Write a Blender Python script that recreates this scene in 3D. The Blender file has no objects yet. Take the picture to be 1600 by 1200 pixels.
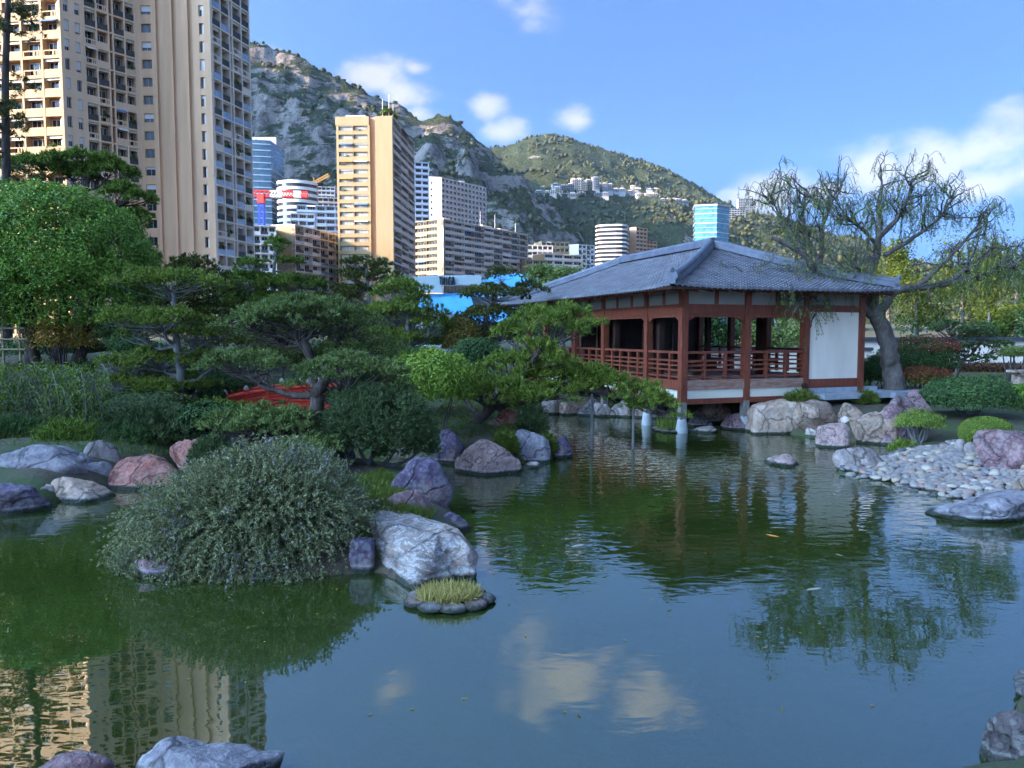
import bpy, math, random
import numpy as np
from mathutils import Vector, Matrix, Euler

# ------------------------------------------------------------------ camera, sky, sun, exposure
scene = bpy.context.scene
COL = scene.collection
CAM_Z, FPX, PITCH = 2.8, 1155.0, math.radians(3.96)
cam_data = bpy.data.cameras.new('camera')
cam_data.sensor_width = 36.0
cam_data.lens = 36.0 * FPX / 1600.0
cam_data.clip_start = 0.1
cam_data.clip_end = 20000
cam = bpy.data.objects.new('camera', cam_data)
COL.objects.link(cam)
cam.location = (0, 0, CAM_Z)
cam.rotation_euler = (math.radians(90) - PITCH, 0, 0)
scene.camera = cam

SUN_EL = math.radians(19.0)
SUN_XY = (-0.94, -0.342)            # towards the sun: left and behind the viewer
sun_data = bpy.data.lights.new('sun', 'SUN')
sun_data.energy = 2.0
sun_data.angle = math.radians(0.5)
sun_data.color = (1.0, 0.69, 0.37)
sun = bpy.data.objects.new('sun', sun_data)
COL.objects.link(sun)
_d = Vector((SUN_XY[0] * math.cos(SUN_EL), SUN_XY[1] * math.cos(SUN_EL), math.sin(SUN_EL)))
sun.rotation_euler = _d.to_track_quat('Z', 'Y').to_euler()

scene.view_settings.view_transform = 'Standard'
scene.view_settings.look = 'None'
scene.view_settings.exposure = 3.15
scene.view_settings.gamma = 1.0
scene.view_settings.use_curve_mapping = False
scene.cycles.use_denoising = True
scene.cycles.max_bounces = 6
scene.cycles.diffuse_bounces = 3
scene.cycles.glossy_bounces = 3
scene.cycles.transparent_max_bounces = 8
scene.cycles.volume_bounces = 0

def ray(px, py):
    dx, dy = (px - 800.0) / FPX, -(py - 600.0) / FPX
    c, s = math.cos(PITCH), math.sin(PITCH)
    return (dx, c + dy * s, -s + dy * c)
def at(px, py, Y):
    d = ray(px, py); k = Y / d[1]
    return (d[0] * k, Y, CAM_Z + d[2] * k)
def gnd(px, py, z=0.0):
    d = ray(px, py); k = (z - CAM_Z) / d[2]
    return (d[0] * k, d[1] * k, z)
def ppm(Y):                         # photo pixels per metre at that distance
    return FPX / Y

# ---- world: physical sky with scattered low cumulus, all round the horizon
world = bpy.data.worlds.new('World'); scene.world = world; world.use_nodes = True
world.cycles.sampling_method = 'MANUAL'; world.cycles.sample_map_resolution = 512
def build_world():
    nt = world.node_tree; N = nt.nodes; L = nt.links
    N.clear()
    out = N.new('ShaderNodeOutputWorld'); bg = N.new('ShaderNodeBackground')
    L.new(bg.outputs[0], out.inputs[0]); bg.inputs[1].default_value = 0.15
    sky = N.new('ShaderNodeTexSky'); sky.sky_type = 'NISHITA'; sky.sun_disc = False
    sky.sun_elevation = SUN_EL; sky.sun_rotation = math.atan2(SUN_XY[0], SUN_XY[1])
    sky.altitude = 0; sky.air_density = 0.15; sky.dust_density = 10.0; sky.ozone_density = 8.0
    tc = N.new('ShaderNodeTexCoord'); sep = N.new('ShaderNodeSeparateXYZ')
    L.new(tc.outputs['Generated'], sep.inputs[0])
    def m(op, a, b=None, c=None):
        n = N.new('ShaderNodeMath'); n.operation = op
        for i, v in enumerate((a, b, c)):
            if v is None: continue
            if hasattr(v, 'links'): L.new(v, n.inputs[i])
            else: n.inputs[i].default_value = v
        return n.outputs[0]
    az = m('ARCTAN2', sep.outputs[0], sep.outputs[1]); el = m('ARCSINE', sep.outputs[2])
    def noise(scale, detail, off, rough=0.55):
        mp = N.new('ShaderNodeMapping'); mp.inputs['Location'].default_value = (off, off * .7, 0)
        mp.inputs['Scale'].default_value = (1, 1, 1.6)
        L.new(tc.outputs['Generated'], mp.inputs[0])
        n = N.new('ShaderNodeTexNoise'); n.inputs['Scale'].default_value = scale
        n.inputs['Detail'].default_value = detail; n.inputs['Roughness'].default_value = rough
        L.new(mp.outputs[0], n.inputs[0]); return n.outputs['Fac']
    n1 = noise(13, 6, 3.1); n3 = noise(6, 2, 1.7)
    # cumulus: a few round puffs in (azimuth, elevation) space, and random ones round the rest of the horizon
    ST = 1.55
    cv = N.new('ShaderNodeCombineXYZ'); L.new(az, cv.inputs[0]); L.new(m('MULTIPLY', el, ST), cv.inputs[1])
    cl = []
    def C(px, py, w, k=1.0):
        d = ray(px, py); r = math.sqrt(sum(q * q for q in d))
        cl.append((math.atan2(d[0], d[1]), math.asin(d[2] / r) * ST, w / FPX, k))
    C(580, 122, 70); C(622, 150, 74); C(650, 180, 46, .9); C(432, 96, 40, .9); C(760, 165, 44, .85); C(788, 208, 44, 1.05); C(900, 186, 44, .95)
    C(880, -55, 120); C(1010, -120, 95, .85); C(600, -75, 50, .8); C(650, 108, 24, .7)
    C(1360, 262, 80, 1.15); C(1450, 245, 85, 1.2); C(1560, 225, 95, 1.2); C(1560, 285, 80, 1.0); C(1190, 305, 70, .95)
    C(1290, 296, 60, .9); C(1690, 240, 110, 1.1)
    vo = N.new('ShaderNodeTexVoronoi'); vo.inputs['Scale'].default_value = 3.2; L.new(cv.outputs[0], vo.inputs['Vector'])
    far = m('MULTIPLY_ADD', vo.outputs['Distance'], -2.6, 1.25)
    far = m('SUBTRACT', far, m('MULTIPLY', m('LESS_THAN', m('ABSOLUTE', az), .82), 4.0))
    far = m('SUBTRACT', far, m('MULTIPLY', m('GREATER_THAN', el, .75), 4.0))
    acc = m('MAXIMUM', far, -.6)
    for (a, e, w, k) in cl:
        vd = N.new('ShaderNodeVectorMath'); vd.operation = 'DISTANCE'; L.new(cv.outputs[0], vd.inputs[0]); vd.inputs[1].default_value = (a, e, 0)
        acc = m('MAXIMUM', acc, m('MULTIPLY_ADD', vd.outputs['Value'], -1.3 * k / w, 1.15 * k))
    dens = m('ADD', acc, m('MULTIPLY', m('SUBTRACT', n1, 0.5), 3.0))
    mr = N.new('ShaderNodeMapRange'); mr.interpolation_type = 'SMOOTHSTEP'
    mr.inputs['From Min'].default_value = 0.0; mr.inputs['From Max'].default_value = 1.15
    L.new(dens, mr.inputs['Value'])
    fac = m('MULTIPLY', mr.outputs[0], 0.88)
    cc = N.new('ShaderNodeMix'); cc.data_type = 'RGBA'
    cc.inputs['A'].default_value = (.52, .54, .60, 1); cc.inputs['B'].default_value = (.80, .77, .77, 1)
    L.new(n3, cc.inputs['Factor'])
    mx = N.new('ShaderNodeMix'); mx.data_type = 'RGBA'
    # dusty evening air over the sea: evener towards the horizon than the clean model
    zc = m('MULTIPLY_ADD', m('MAXIMUM', sep.outputs[2], 0.0), .7, .2); sv = N.new('ShaderNodeCombineXYZ')
    L.new(sep.outputs[0], sv.inputs[0]); L.new(sep.outputs[1], sv.inputs[1]); L.new(zc, sv.inputs[2])
    nv = N.new('ShaderNodeVectorMath'); nv.operation = 'NORMALIZE'; L.new(sv.outputs[0], nv.inputs[0]); L.new(nv.outputs[0], sky.inputs['Vector'])
    tint = N.new('ShaderNodeMix'); tint.data_type = 'RGBA'; tint.blend_type = 'MULTIPLY'; tint.inputs['Factor'].default_value = 1.0
    L.new(sky.outputs[0], tint.inputs['A']); tint.inputs['B'].default_value = (.68, .90, .93, 1)
    L.new(fac, mx.inputs['Factor']); L.new(tint.outputs['Result'], mx.inputs['A']); L.new(cc.outputs['Result'], mx.inputs['B'])
    L.new(mx.outputs['Result'], bg.inputs[0])
build_world()

# ------------------------------------------------------------------ mesh and object helpers
RNG = np.random.default_rng(11)
LOC = {}
def nrm(v): return v / np.maximum(np.linalg.norm(v, axis=-1, keepdims=True), 1e-9)

def mesh_from(name, V, F, mats, smooth=False, midx=None):
    """V (n,3), F: list of arrays of equal-length faces"""
    me = bpy.data.meshes.new(name)
    V = np.asarray(V, np.float32)
    if not isinstance(F, list): F = [F]
    F = [np.asarray(f, np.int32) for f in F if len(f)]
    nl = sum(f.size for f in F); nf = sum(len(f) for f in F)
    me.vertices.add(len(V)); me.vertices.foreach_set('co', V.ravel())
    me.loops.add(nl); me.loops.foreach_set('vertex_index', np.concatenate([f.ravel() for f in F]))
    tot = np.concatenate([np.full(len(f), f.shape[1], np.int32) for f in F])
    st = np.concatenate([[0], np.cumsum(tot)[:-1]]).astype(np.int32)
    me.polygons.add(nf)
    me.polygons.foreach_set('loop_start', st); me.polygons.foreach_set('loop_total', tot)
    me.polygons.foreach_set('use_smooth', np.full(nf, bool(smooth)))
    if midx is not None: me.polygons.foreach_set('material_index', np.asarray(midx, np.int32))
    for mt in (mats if isinstance(mats, (list, tuple)) else [mats]): me.materials.append(mt)
    me.update(calc_edges=True)
    return me

class MB:
    def __init__(s): s.V = []; s.F = {}; s.n = 0
    def add(s, V, F):
        V = np.asarray(V, float).reshape(-1, 3)
        if isinstance(F, np.ndarray): F = [F]
        if len(F) and not isinstance(F[0], np.ndarray):
            by = {}
            for f in F: by.setdefault(len(f), []).append(f)
            F = [np.array(v) for v in by.values()]
        for f in F:
            if len(f): s.F.setdefault(f.shape[1], []).append(f + s.n)
        s.V.append(V); s.n += len(V); return s
    def box(s, c, d, rz=0.0, taper=1.0):
        x, y, z = d[0] / 2, d[1] / 2, d[2] / 2; t = taper
        v = np.array([(-x, -y, -z), (x, -y, -z), (x, y, -z), (-x, y, -z), (-x * t, -y * t, z), (x * t, -y * t, z), (x * t, y * t, z), (-x * t, y * t, z)])
        if rz:
            cs, sn = math.cos(rz), math.sin(rz)
            v = np.stack([v[:, 0] * cs - v[:, 1] * sn, v[:, 0] * sn + v[:, 1] * cs, v[:, 2]], 1)
        return s.add(v + np.array(c), [np.array([(0, 3, 2, 1), (4, 5, 6, 7), (0, 1, 5, 4), (1, 2, 6, 5), (2, 3, 7, 6), (3, 0, 4, 7)])])
    def box2(s, a, b):
        a = np.array(a, float); b = np.array(b, float)
        return s.box((a + b) / 2, np.abs(b - a))
    def beam(s, p, q, w, h, up=(0, 0, 1)):
        p = np.array(p, float); q = np.array(q, float); d = nrm(q - p); up = np.array(up, float)
        r = nrm(np.cross(d, up)); u = np.cross(r, d)
        v = [p + sx * r * w / 2 + sz * u * h / 2 for sx, sz in ((-1, -1), (1, -1), (1, 1), (-1, 1))]
        v += [q + sx * r * w / 2 + sz * u * h / 2 for sx, sz in ((-1, -1), (1, -1), (1, 1), (-1, 1))]
        return s.add(v, [np.array([(3, 2, 1, 0), (4, 5, 6, 7), (0, 1, 5, 4), (1, 2, 6, 5), (2, 3, 7, 6), (3, 0, 4, 7)])])
    def tube(s, P, R, k=6, cap=True):
        V, F = tube_arr(P, R, k); s.add(V, [F])
        if cap:
            s.add(V[-k:], [np.array([list(range(k))])]); s.add(V[:k], [np.array([list(range(k))[::-1]])])
        return s
    def prism(s, poly, z0, z1):
        n = len(poly); v = [(x, y, z0) for x, y in poly] + [(x, y, z1) for x, y in poly]
        F = [list(range(n))[::-1], list(range(n, 2 * n))] + [[i, (i + 1) % n, n + (i + 1) % n, n + i] for i in range(n)]
        return s.add(v, F)
    def quad(s, a, b, c, d): return s.add([a, b, c, d], [np.array([(0, 1, 2, 3)])])
    def mesh(s, name, mat, smooth=False, off=(0, 0, 0)):
        V = np.concatenate(s.V) - np.array(off)
        return mesh_from(name, V, [np.concatenate(f) for f in s.F.values()], mat, smooth)
    def build(s, name, mat, parent=None, smooth=False, loc=None):
        off = np.array(LOC.get(parent.name, (0, 0, 0))) if parent is not None else np.array(loc if loc is not None else (0, 0, 0))
        o = bpy.data.objects.new(name, s.mesh(name, mat, smooth, off)); COL.objects.link(o)
        if parent is not None: o.parent = parent; LOC[o.name] = tuple(off)
        elif loc is not None: o.location = loc; LOC[o.name] = tuple(loc)
        return o

def tube_arr(P, R, k=6):
    P = np.asarray(P, float); n = len(P); R = np.broadcast_to(np.asarray(R, float), (n,))
    T = np.gradient(P, axis=0); T = nrm(T)
    ref = np.array([0.31, 0.95, 0.05]); A = nrm(np.cross(T, ref)); B = np.cross(T, A)
    a = np.arange(k) * 2 * np.pi / k
    V = P[:, None] + R[:, None, None] * (A[:, None] * np.cos(a)[None, :, None] + B[:, None] * np.sin(a)[None, :, None])
    i = np.arange(n - 1)[:, None] * k; j = np.arange(k)[None]; j2 = (j + 1) % k
    F = np.stack([i + j, i + j2, i + k + j2, i + k + j], -1).reshape(-1, 4)
    return V.reshape(-1, 3), F

def tag(o, label=None, cat=None, group=None, kind=None):
    if label: o['label'] = label
    if cat: o['category'] = cat
    if group: o['group'] = group
    if kind: o['kind'] = kind
    return o
def thing(name, label, cat, loc=(0, 0, 0), group=None):
    o = bpy.data.objects.new(name, None); COL.objects.link(o); o.location = loc; o.empty_display_size = .3
    LOC[o.name] = tuple(float(q) for q in loc)
    return tag(o, label, cat, group)
def inst(name, me, parent, loc, rz=0.0, scale=None):
    """object sharing mesh data, loc in world coordinates"""
    o = bpy.data.objects.new(name, me); COL.objects.link(o); o.parent = parent
    off = LOC.get(parent.name, (0, 0, 0)) if parent is not None else (0, 0, 0)
    o.location = (loc[0] - off[0], loc[1] - off[1], loc[2] - off[2]); o.rotation_euler = (0, 0, rz)
    if scale is not None: o.scale = scale
    return o

# smooth value noise in numpy (for terrain and rocks)
def _hash(ix, iy, iz, s):
    h = (ix * 374761393 + iy * 668265263 + iz * 2147483647 + s * 1274126177) & 0xffffffff
    h = ((h ^ (h >> 13)) * 1274126177) & 0xffffffff
    return ((h ^ (h >> 16)) & 0xffff) / 65535.0
def vnoise(P, s=0):
    P = np.asarray(P, float); I = np.floor(P).astype(np.int64); f = P - I; f = f * f * (3 - 2 * f)
    r = 0
    for dx in (0, 1):
        for dy in (0, 1):
            for dz in (0, 1):
                w = (f[..., 0] if dx else 1 - f[..., 0]) * (f[..., 1] if dy else 1 - f[..., 1]) * (f[..., 2] if dz else 1 - f[..., 2])
                r = r + w * _hash(I[..., 0] + dx, I[..., 1] + dy, I[..., 2] + dz, s)
    return r * 2 - 1
def fbm(P, o=4, s=0, gain=.5, ridged=False):
    P = np.asarray(P, float); a = 1.0; r = 0
    for i in range(o):
        n = vnoise(P * (2.03 ** i) + i * 17.3, s + i)
        if ridged: n = 1 - 2 * np.abs(n)
        r = r + a * n; a *= gain
    return r

# ------------------------------------------------------------------ materials
MATS = {}
def nodes_of(name):
    m = bpy.data.materials.new(name); m.use_nodes = True; MATS[name] = m
    nt = m.node_tree; b = nt.nodes['Principled BSDF']
    return m, nt, nt.nodes, nt.links, b
def ramp(N, L, src, stops):
    r = N.new('ShaderNodeValToRGB'); e = r.color_ramp.elements
    while len(e) < len(stops): e.new(0.5)
    for el, (p, c) in zip(e, stops): el.position = p; el.color = (*c, 1)
    L.new(src, r.inputs[0]); return r.outputs[0]
def noise_node(N, L, vec, scale, detail=4, rough=.55, dist=0.0):
    n = N.new('ShaderNodeTexNoise'); n.inputs['Scale'].default_value = scale; n.inputs['Detail'].default_value = detail
    n.inputs['Roughness'].default_value = rough; n.inputs['Distortion'].default_value = dist
    if vec is not None: L.new(vec, n.inputs['Vector'])
    return n.outputs['Fac']
def bump(N, L, b, h, strength, dist=.02):
    n = N.new('ShaderNodeBump'); n.inputs['Strength'].default_value = strength; n.inputs['Distance'].default_value = dist
    L.new(h, n.inputs['Height']); L.new(n.outputs[0], b.inputs['Normal'])
def mixc(N, L, f, a, b, mode='MIX'):
    n = N.new('ShaderNodeMix'); n.data_type = 'RGBA'; n.blend_type = mode
    for key, v in (('Factor', f), ('A', a), ('B', b)):
        if hasattr(v, 'links'): L.new(v, n.inputs[key])
        elif key == 'Factor': n.inputs[key].default_value = v
        else: n.inputs[key].default_value = (*v, 1)
    return n.outputs['Result']

def plain(name, c1, c2=None, scale=3.0, rough=.7, bstr=.15, bscale=None, spec=.3, stretch=(1, 1, 1), metal=0.0):
    """two-tone noise over the surface with a fine bump"""
    if name in MATS: return MATS[name]
    m, nt, N, L, b = nodes_of(name)
    tc = N.new('ShaderNodeTexCoord'); mp = N.new('ShaderNodeMapping'); mp.inputs['Scale'].default_value = stretch
    geo = N.new('ShaderNodeNewGeometry'); L.new(geo.outputs['Position'], mp.inputs[0])
    c2 = c2 or tuple(q * .75 for q in c1)
    n = noise_node(N, L, mp.outputs[0], scale, 5, .6)
    L.new(ramp(N, L, n, [(.32, c2), (.68, c1)]), b.inputs['Base Color'])
    b.inputs['Roughness'].default_value = rough; b.inputs['Specular IOR Level'].default_value = spec
    b.inputs['Metallic'].default_value = metal
    if bstr: bump(N, L, b, noise_node(N, L, mp.outputs[0], bscale or scale * 6, 4), bstr)
    return m

def leafmat(name, c_dark, c_mid, c_light, trans=.25, scale=1.2, rough=.6):
    """foliage: colour differs leaf by leaf and in broad drifts"""
    c_dark, c_mid, c_light = [(min(.6, c[0] * 1.4), min(.6, c[1] * 1.15), c[2] * .85) for c in (c_dark, c_mid, c_light)]
    m, nt, N, L, b = nodes_of(name)
    geo = N.new('ShaderNodeNewGeometry')
    n = noise_node(N, L, geo.outputs['Position'], scale, 3)
    mt = N.new('ShaderNodeMath'); mt.operation = 'MULTIPLY_ADD'; L.new(geo.outputs['Random Per Island'], mt.inputs[0])
    mt.inputs[1].default_value = .55
    sc = N.new('ShaderNodeMath'); sc.operation = 'MULTIPLY'; L.new(n, sc.inputs[0]); sc.inputs[1].default_value = .5
    L.new(sc.outputs[0], mt.inputs[2])
    col = ramp(N, L, mt.outputs[0], [(.10, (.11, .075, .035)), (.17, c_dark), (.5, c_mid), (.82, c_light)])
    L.new(col, b.inputs['Base Color']); b.inputs['Roughness'].default_value = rough; b.inputs['Specular IOR Level'].default_value = .25
    tr = N.new('ShaderNodeBsdfTranslucent'); L.new(col, tr.inputs[0])
    mx = N.new('ShaderNodeMixShader'); mx.inputs[0].default_value = trans
    L.new(b.outputs[0], mx.inputs[1]); L.new(tr.outputs[0], mx.inputs[2])
    L.new(mx.outputs[0], N['Material Output'].inputs[0])
    return m

def rockmat(name, base, light, dark, tint=None, vein=.0, scale=1.6):
    m, nt, N, L, b = nodes_of(name)
    tc = N.new('ShaderNodeTexCoord'); v = tc.outputs['Object']
    n1 = noise_node(N, L, v, scale, 8, .65, .6); n2 = noise_node(N, L, v, scale * 7, 5, .7)
    c = ramp(N, L, n1, [(.28, dark), (.5, base), (.72, light)])
    sp = ramp(N, L, n2, [(.3, (.45, .45, .45)), (.6, (1, 1, 1)), (.75, (1.25, 1.25, 1.25))])
    c = mixc(N, L, .85, c, sp, 'MULTIPLY')
    if tint:
        n3 = noise_node(N, L, v, scale * .9, 3); c = mixc(N, L, ramp(N, L, n3, [(.52, (0, 0, 0)), (.66, (1, 1, 1))]), c, tint)
    if vein:
        mp = N.new('ShaderNodeMapping'); mp.inputs['Scale'].default_value = (1, 1, 3.2); mp.inputs['Rotation'].default_value = (.5, .35, .4)
        L.new(v, mp.inputs[0])
        n4 = noise_node(N, L, mp.outputs[0], scale * 2.4, 6, .7, 1.4)
        r4 = ramp(N, L, n4, [(.47, (0, 0, 0)), (.498, (.7, .7, .7)), (.525, (0, 0, 0))])
        c = mixc(N, L, r4, c, (.62, .6, .58))
    # lichen freckles
    vo = N.new('ShaderNodeTexVoronoi'); vo.inputs['Scale'].default_value = scale * 9; L.new(v, vo.inputs['Vector'])
    n5 = noise_node(N, L, v, scale * 1.3, 3)
    th = N.new('ShaderNodeMath'); th.operation = 'MULTIPLY_ADD'; L.new(n5, th.inputs[0]); th.inputs[1].default_value = -.9; L.new(vo.outputs['Distance'], th.inputs[2])
    lf = ramp(N, L, th.outputs[0], [(.0, (.22, .22, .22)), (.05, (0, 0, 0))])
    c = mixc(N, L, lf, c, (.36, .36, .32))
    cr = N.new('ShaderNodeTexVoronoi'); cr.feature = 'DISTANCE_TO_EDGE'; cr.inputs['Scale'].default_value = scale * 1.1
    wv = N.new('ShaderNodeMix'); wv.data_type = 'VECTOR'; wv.inputs['Factor'].default_value = .35
    nz = N.new('ShaderNodeTexNoise'); nz.inputs['Scale'].default_value = scale * 1.7; nz.inputs['Detail'].default_value = 4; L.new(v, nz.inputs['Vector'])
    L.new(v, wv.inputs['A']); L.new(nz.outputs['Color'], wv.inputs['B']); L.new(wv.outputs['Result'], cr.inputs['Vector'])
    crk = ramp(N, L, cr.outputs['Distance'], [(.0, (0, 0, 0)), (.035, (1, 1, 1))])
    c = mixc(N, L, .55, c, crk, 'MULTIPLY')
    # the waterline stain: damp dark foot and a pale lime band
    geo = N.new('ShaderNodeNewGeometry'); sx = N.new('ShaderNodeSeparateXYZ'); L.new(geo.outputs['Position'], sx.inputs[0])
    wl = N.new('ShaderNodeMath'); wl.operation = 'MULTIPLY_ADD'; L.new(n2, wl.inputs[0]); wl.inputs[1].default_value = .05; L.new(sx.outputs[2], wl.inputs[2])
    c = mixc(N, L, ramp(N, L, wl.outputs[0], [(.07, (1, 1, 1)), (.105, (0, 0, 0))]), c, (.025, .028, .018))
    c = mixc(N, L, ramp(N, L, wl.outputs[0], [(.10, (0, 0, 0)), (.115, (.4, .4, .4)), (.14, (0, 0, 0))]), c, (.42, .41, .38))
    L.new(c, b.inputs['Base Color']); b.inputs['Roughness'].default_value = .72; b.inputs['Specular IOR Level'].default_value = .35
    ad = N.new('ShaderNodeMath'); ad.operation = 'ADD'; L.new(n1, ad.inputs[0]); L.new(n2, ad.inputs[1])
    a2 = N.new('ShaderNodeMath'); a2.operation = 'MULTIPLY_ADD'; L.new(crk, a2.inputs[0]); a2.inputs[1].default_value = .5; L.new(ad.outputs[0], a2.inputs[2])
    bump(N, L, b, a2.outputs[0], .85, .06)
    return m

# ------------------------------------------------------------------ plant geometry
def needles(P, Nn, k, L, w, spread, rng, lvar=.35):
    n = len(P)
    D = nrm(Nn[:, None] + spread * rng.normal(size=(n, k, 3)))
    S = nrm(np.cross(D, rng.normal(size=(n, k, 3)))) * (w / 2)
    Ls = L * (1 - lvar * rng.random((n, k, 1)))
    B = P[:, None] + rng.normal(size=(n, k, 3)) * (.12 * L)
    V = np.stack([B - S, B + S, B + D * Ls], 2).reshape(-1, 3)
    return V, np.arange(n * k * 3).reshape(-1, 3)
def leaves(P, D, Up, L, W, rng, fold=.18, lvar=.4):
    """one folded diamond leaf at each point, pointing along D"""
    n = len(P); D = nrm(D); S = nrm(np.cross(D, Up + 1e-4)); U = np.cross(S, D)
    l = (L * (1 - lvar * rng.random(n)))[:, None]; w = l * (W / L)
    mid = P + D * l * .45
    V = np.stack([P, mid + S * w * .5 + U * w * fold, P + D * l - U * l * .12, mid - S * w * .5 + U * w * fold], 1).reshape(-1, 3)
    return V, np.arange(n * 4).reshape(-1, 4)
def rdirs(n, rng): return nrm(rng.normal(size=(n, 3)))
# ------------------------------------------------------------------ the setting: ground, pond, mountains
POND_PX = [(-300, 1222), (110, 1222), (420, 1222), (800, 1235), (1300, 1235), (1575, 1195), (1590, 1100), (1615, 1050), (1690, 960),
           (1665, 850), (1600, 812), (1500, 782), (1400, 756), (1305, 738), (1372, 716), (1405, 697), (1330, 690), (1260, 683),
           (1180, 668), (1080, 657), (1000, 648), (900, 641), (850, 638), (832, 650), (846, 680), (888, 712), (820, 724), (765, 733),
           (700, 722), (640, 718), (580, 705), (510, 688), (482, 655), (472, 634), (402, 634), (390, 660), (400, 690), (330, 702), (250, 738), (190, 760), (70, 790),
           (-100, 800), (-500, 820), (-700, 1000)]
ISLE_PX = [(225, 850), (270, 893), (400, 905), (520, 900), (590, 893), (650, 920), (705, 905), (722, 870), (722, 820), (700, 795),
           (688, 765), (640, 738), (560, 733), (500, 733), (420, 742), (330, 758), (250, 795)]
POND = np.array([gnd(*p)[:2] for p in POND_PX]); ISLE = np.array([gnd(*p)[:2] for p in ISLE_PX])
def sdist(P, poly):                 # positive inside
    A = poly; B = np.roll(poly, -1, 0); d = np.full(len(P), 1e9); ins = np.zeros(len(P), bool)
    for a, b in zip(A, B):
        ab = b - a; t = np.clip(((P - a) @ ab) / (ab @ ab), 0, 1)
        d = np.minimum(d, np.linalg.norm(P - a - t[:, None] * ab, axis=1))
        c = ((a[1] > P[:, 1]) != (b[1] > P[:, 1])); xx = a[0] + (P[:, 1] - a[1]) / (b[1] - a[1] + 1e-12) * ab[0]
        ins ^= c & (P[:, 0] < xx)
    return np.where(ins, d, -d)
def land_h(P):
    P = np.asarray(P, float).reshape(-1, 2)
    sw = np.minimum(sdist(P, POND), -sdist(P, ISLE))          # >0 in water
    near = np.exp(-((P[:, 0] + 1) ** 2 + (P[:, 1] - 12) ** 2) / 150)
    top = np.where(P[:, 1] < 15.2, .5, .62) + .35 * np.clip((P[:, 1] - 20) / 15, 0, 1) * (P[:, 0] > -60)
    top = top + 1.35 * np.exp(-(((P[:, 0] + 15) / 7) ** 2 + ((P[:, 1] - 25) / 8) ** 2))
    d = np.maximum(-sw, 0)
    sc = .55 + 2.2 * np.clip((P[:, 0] - 6.3) / 1.0, 0, 1) * np.clip((19.5 - P[:, 1]) / 2, 0, 1)
    h = .03 + (top - .03) * (1 - np.exp(-d / sc))
    w = np.maximum(sw, 0)
    h = np.where(sw > 0, .03 - .75 * (1 - np.exp(-w / .35)), h)
    P3 = np.concatenate([P, np.zeros((len(P), 1))], 1)
    h = h + .07 * fbm(P3 * .9, 3, 3) * np.clip(d / .8, 0, 1) + .02 * vnoise(P3 * 4, 9)
    far = np.clip((P[:, 1] - 60) / 300, 0, 1); return h + far * 6
def gz(x, y): return float(land_h([(x, y)])[0])

def ground_mat():
    m, nt, N, L, b = nodes_of('ground')
    geo = N.new('ShaderNodeNewGeometry'); v = geo.outputs['Position']
    n1 = noise_node(N, L, v, .55, 5, .6); n2 = noise_node(N, L, v, 9, 5, .7); n3 = noise_node(N, L, v, 40, 3, .7)
    soil = ramp(N, L, n2, [(.3, (.035, .024, .016)), (.7, (.11, .075, .048))])
    grass = ramp(N, L, n3, [(.3, (.02, .035, .008)), (.7, (.06, .08, .02))])
    c = mixc(N, L, ramp(N, L, n1, [(.42, (0, 0, 0)), (.56, (1, 1, 1))]), soil, grass)
    L.new(c, b.inputs['Base Color']); b.inputs['Roughness'].default_value = .9
    bump(N, L, b, n2, .6, .04); return m
def build_ground():
    def axis(lo, hi, d0, d1, step, far_lo, far_hi, g=1.25):
        a = list(np.arange(d0, d1 + 1e-6, step)); s = step
        while a[-1] < far_hi: s *= g; a.append(a[-1] + s)
        s = step; pre = []
        x = d0
        while x > far_lo: s *= g; x -= s; pre.append(x)
        return np.array(pre[::-1] + a)
    xs = axis(0, 0, -16, 16, .2, -2900, 2900); ys = axis(0, 0, 3.5, 36, .2, -800, 3000)
    X, Y = np.meshgrid(xs, ys); P = np.stack([X.ravel(), Y.ravel()], 1); h = land_h(P)
    V = np.concatenate([P, h[:, None]], 1); nx = len(xs); ny = len(ys)
    i = np.arange(ny - 1)[:, None] * nx + np.arange(nx - 1)[None]
    F = np.stack([i, i + 1, i + nx + 1, i + nx], -1).reshape(-1, 4)
    o = bpy.data.objects.new('ground', mesh_from('ground', V, F, ground_mat(), True)); COL.objects.link(o)
    tag(o, 'earth and grass banks around the garden pond', None, None, 'structure')
build_ground()

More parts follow.
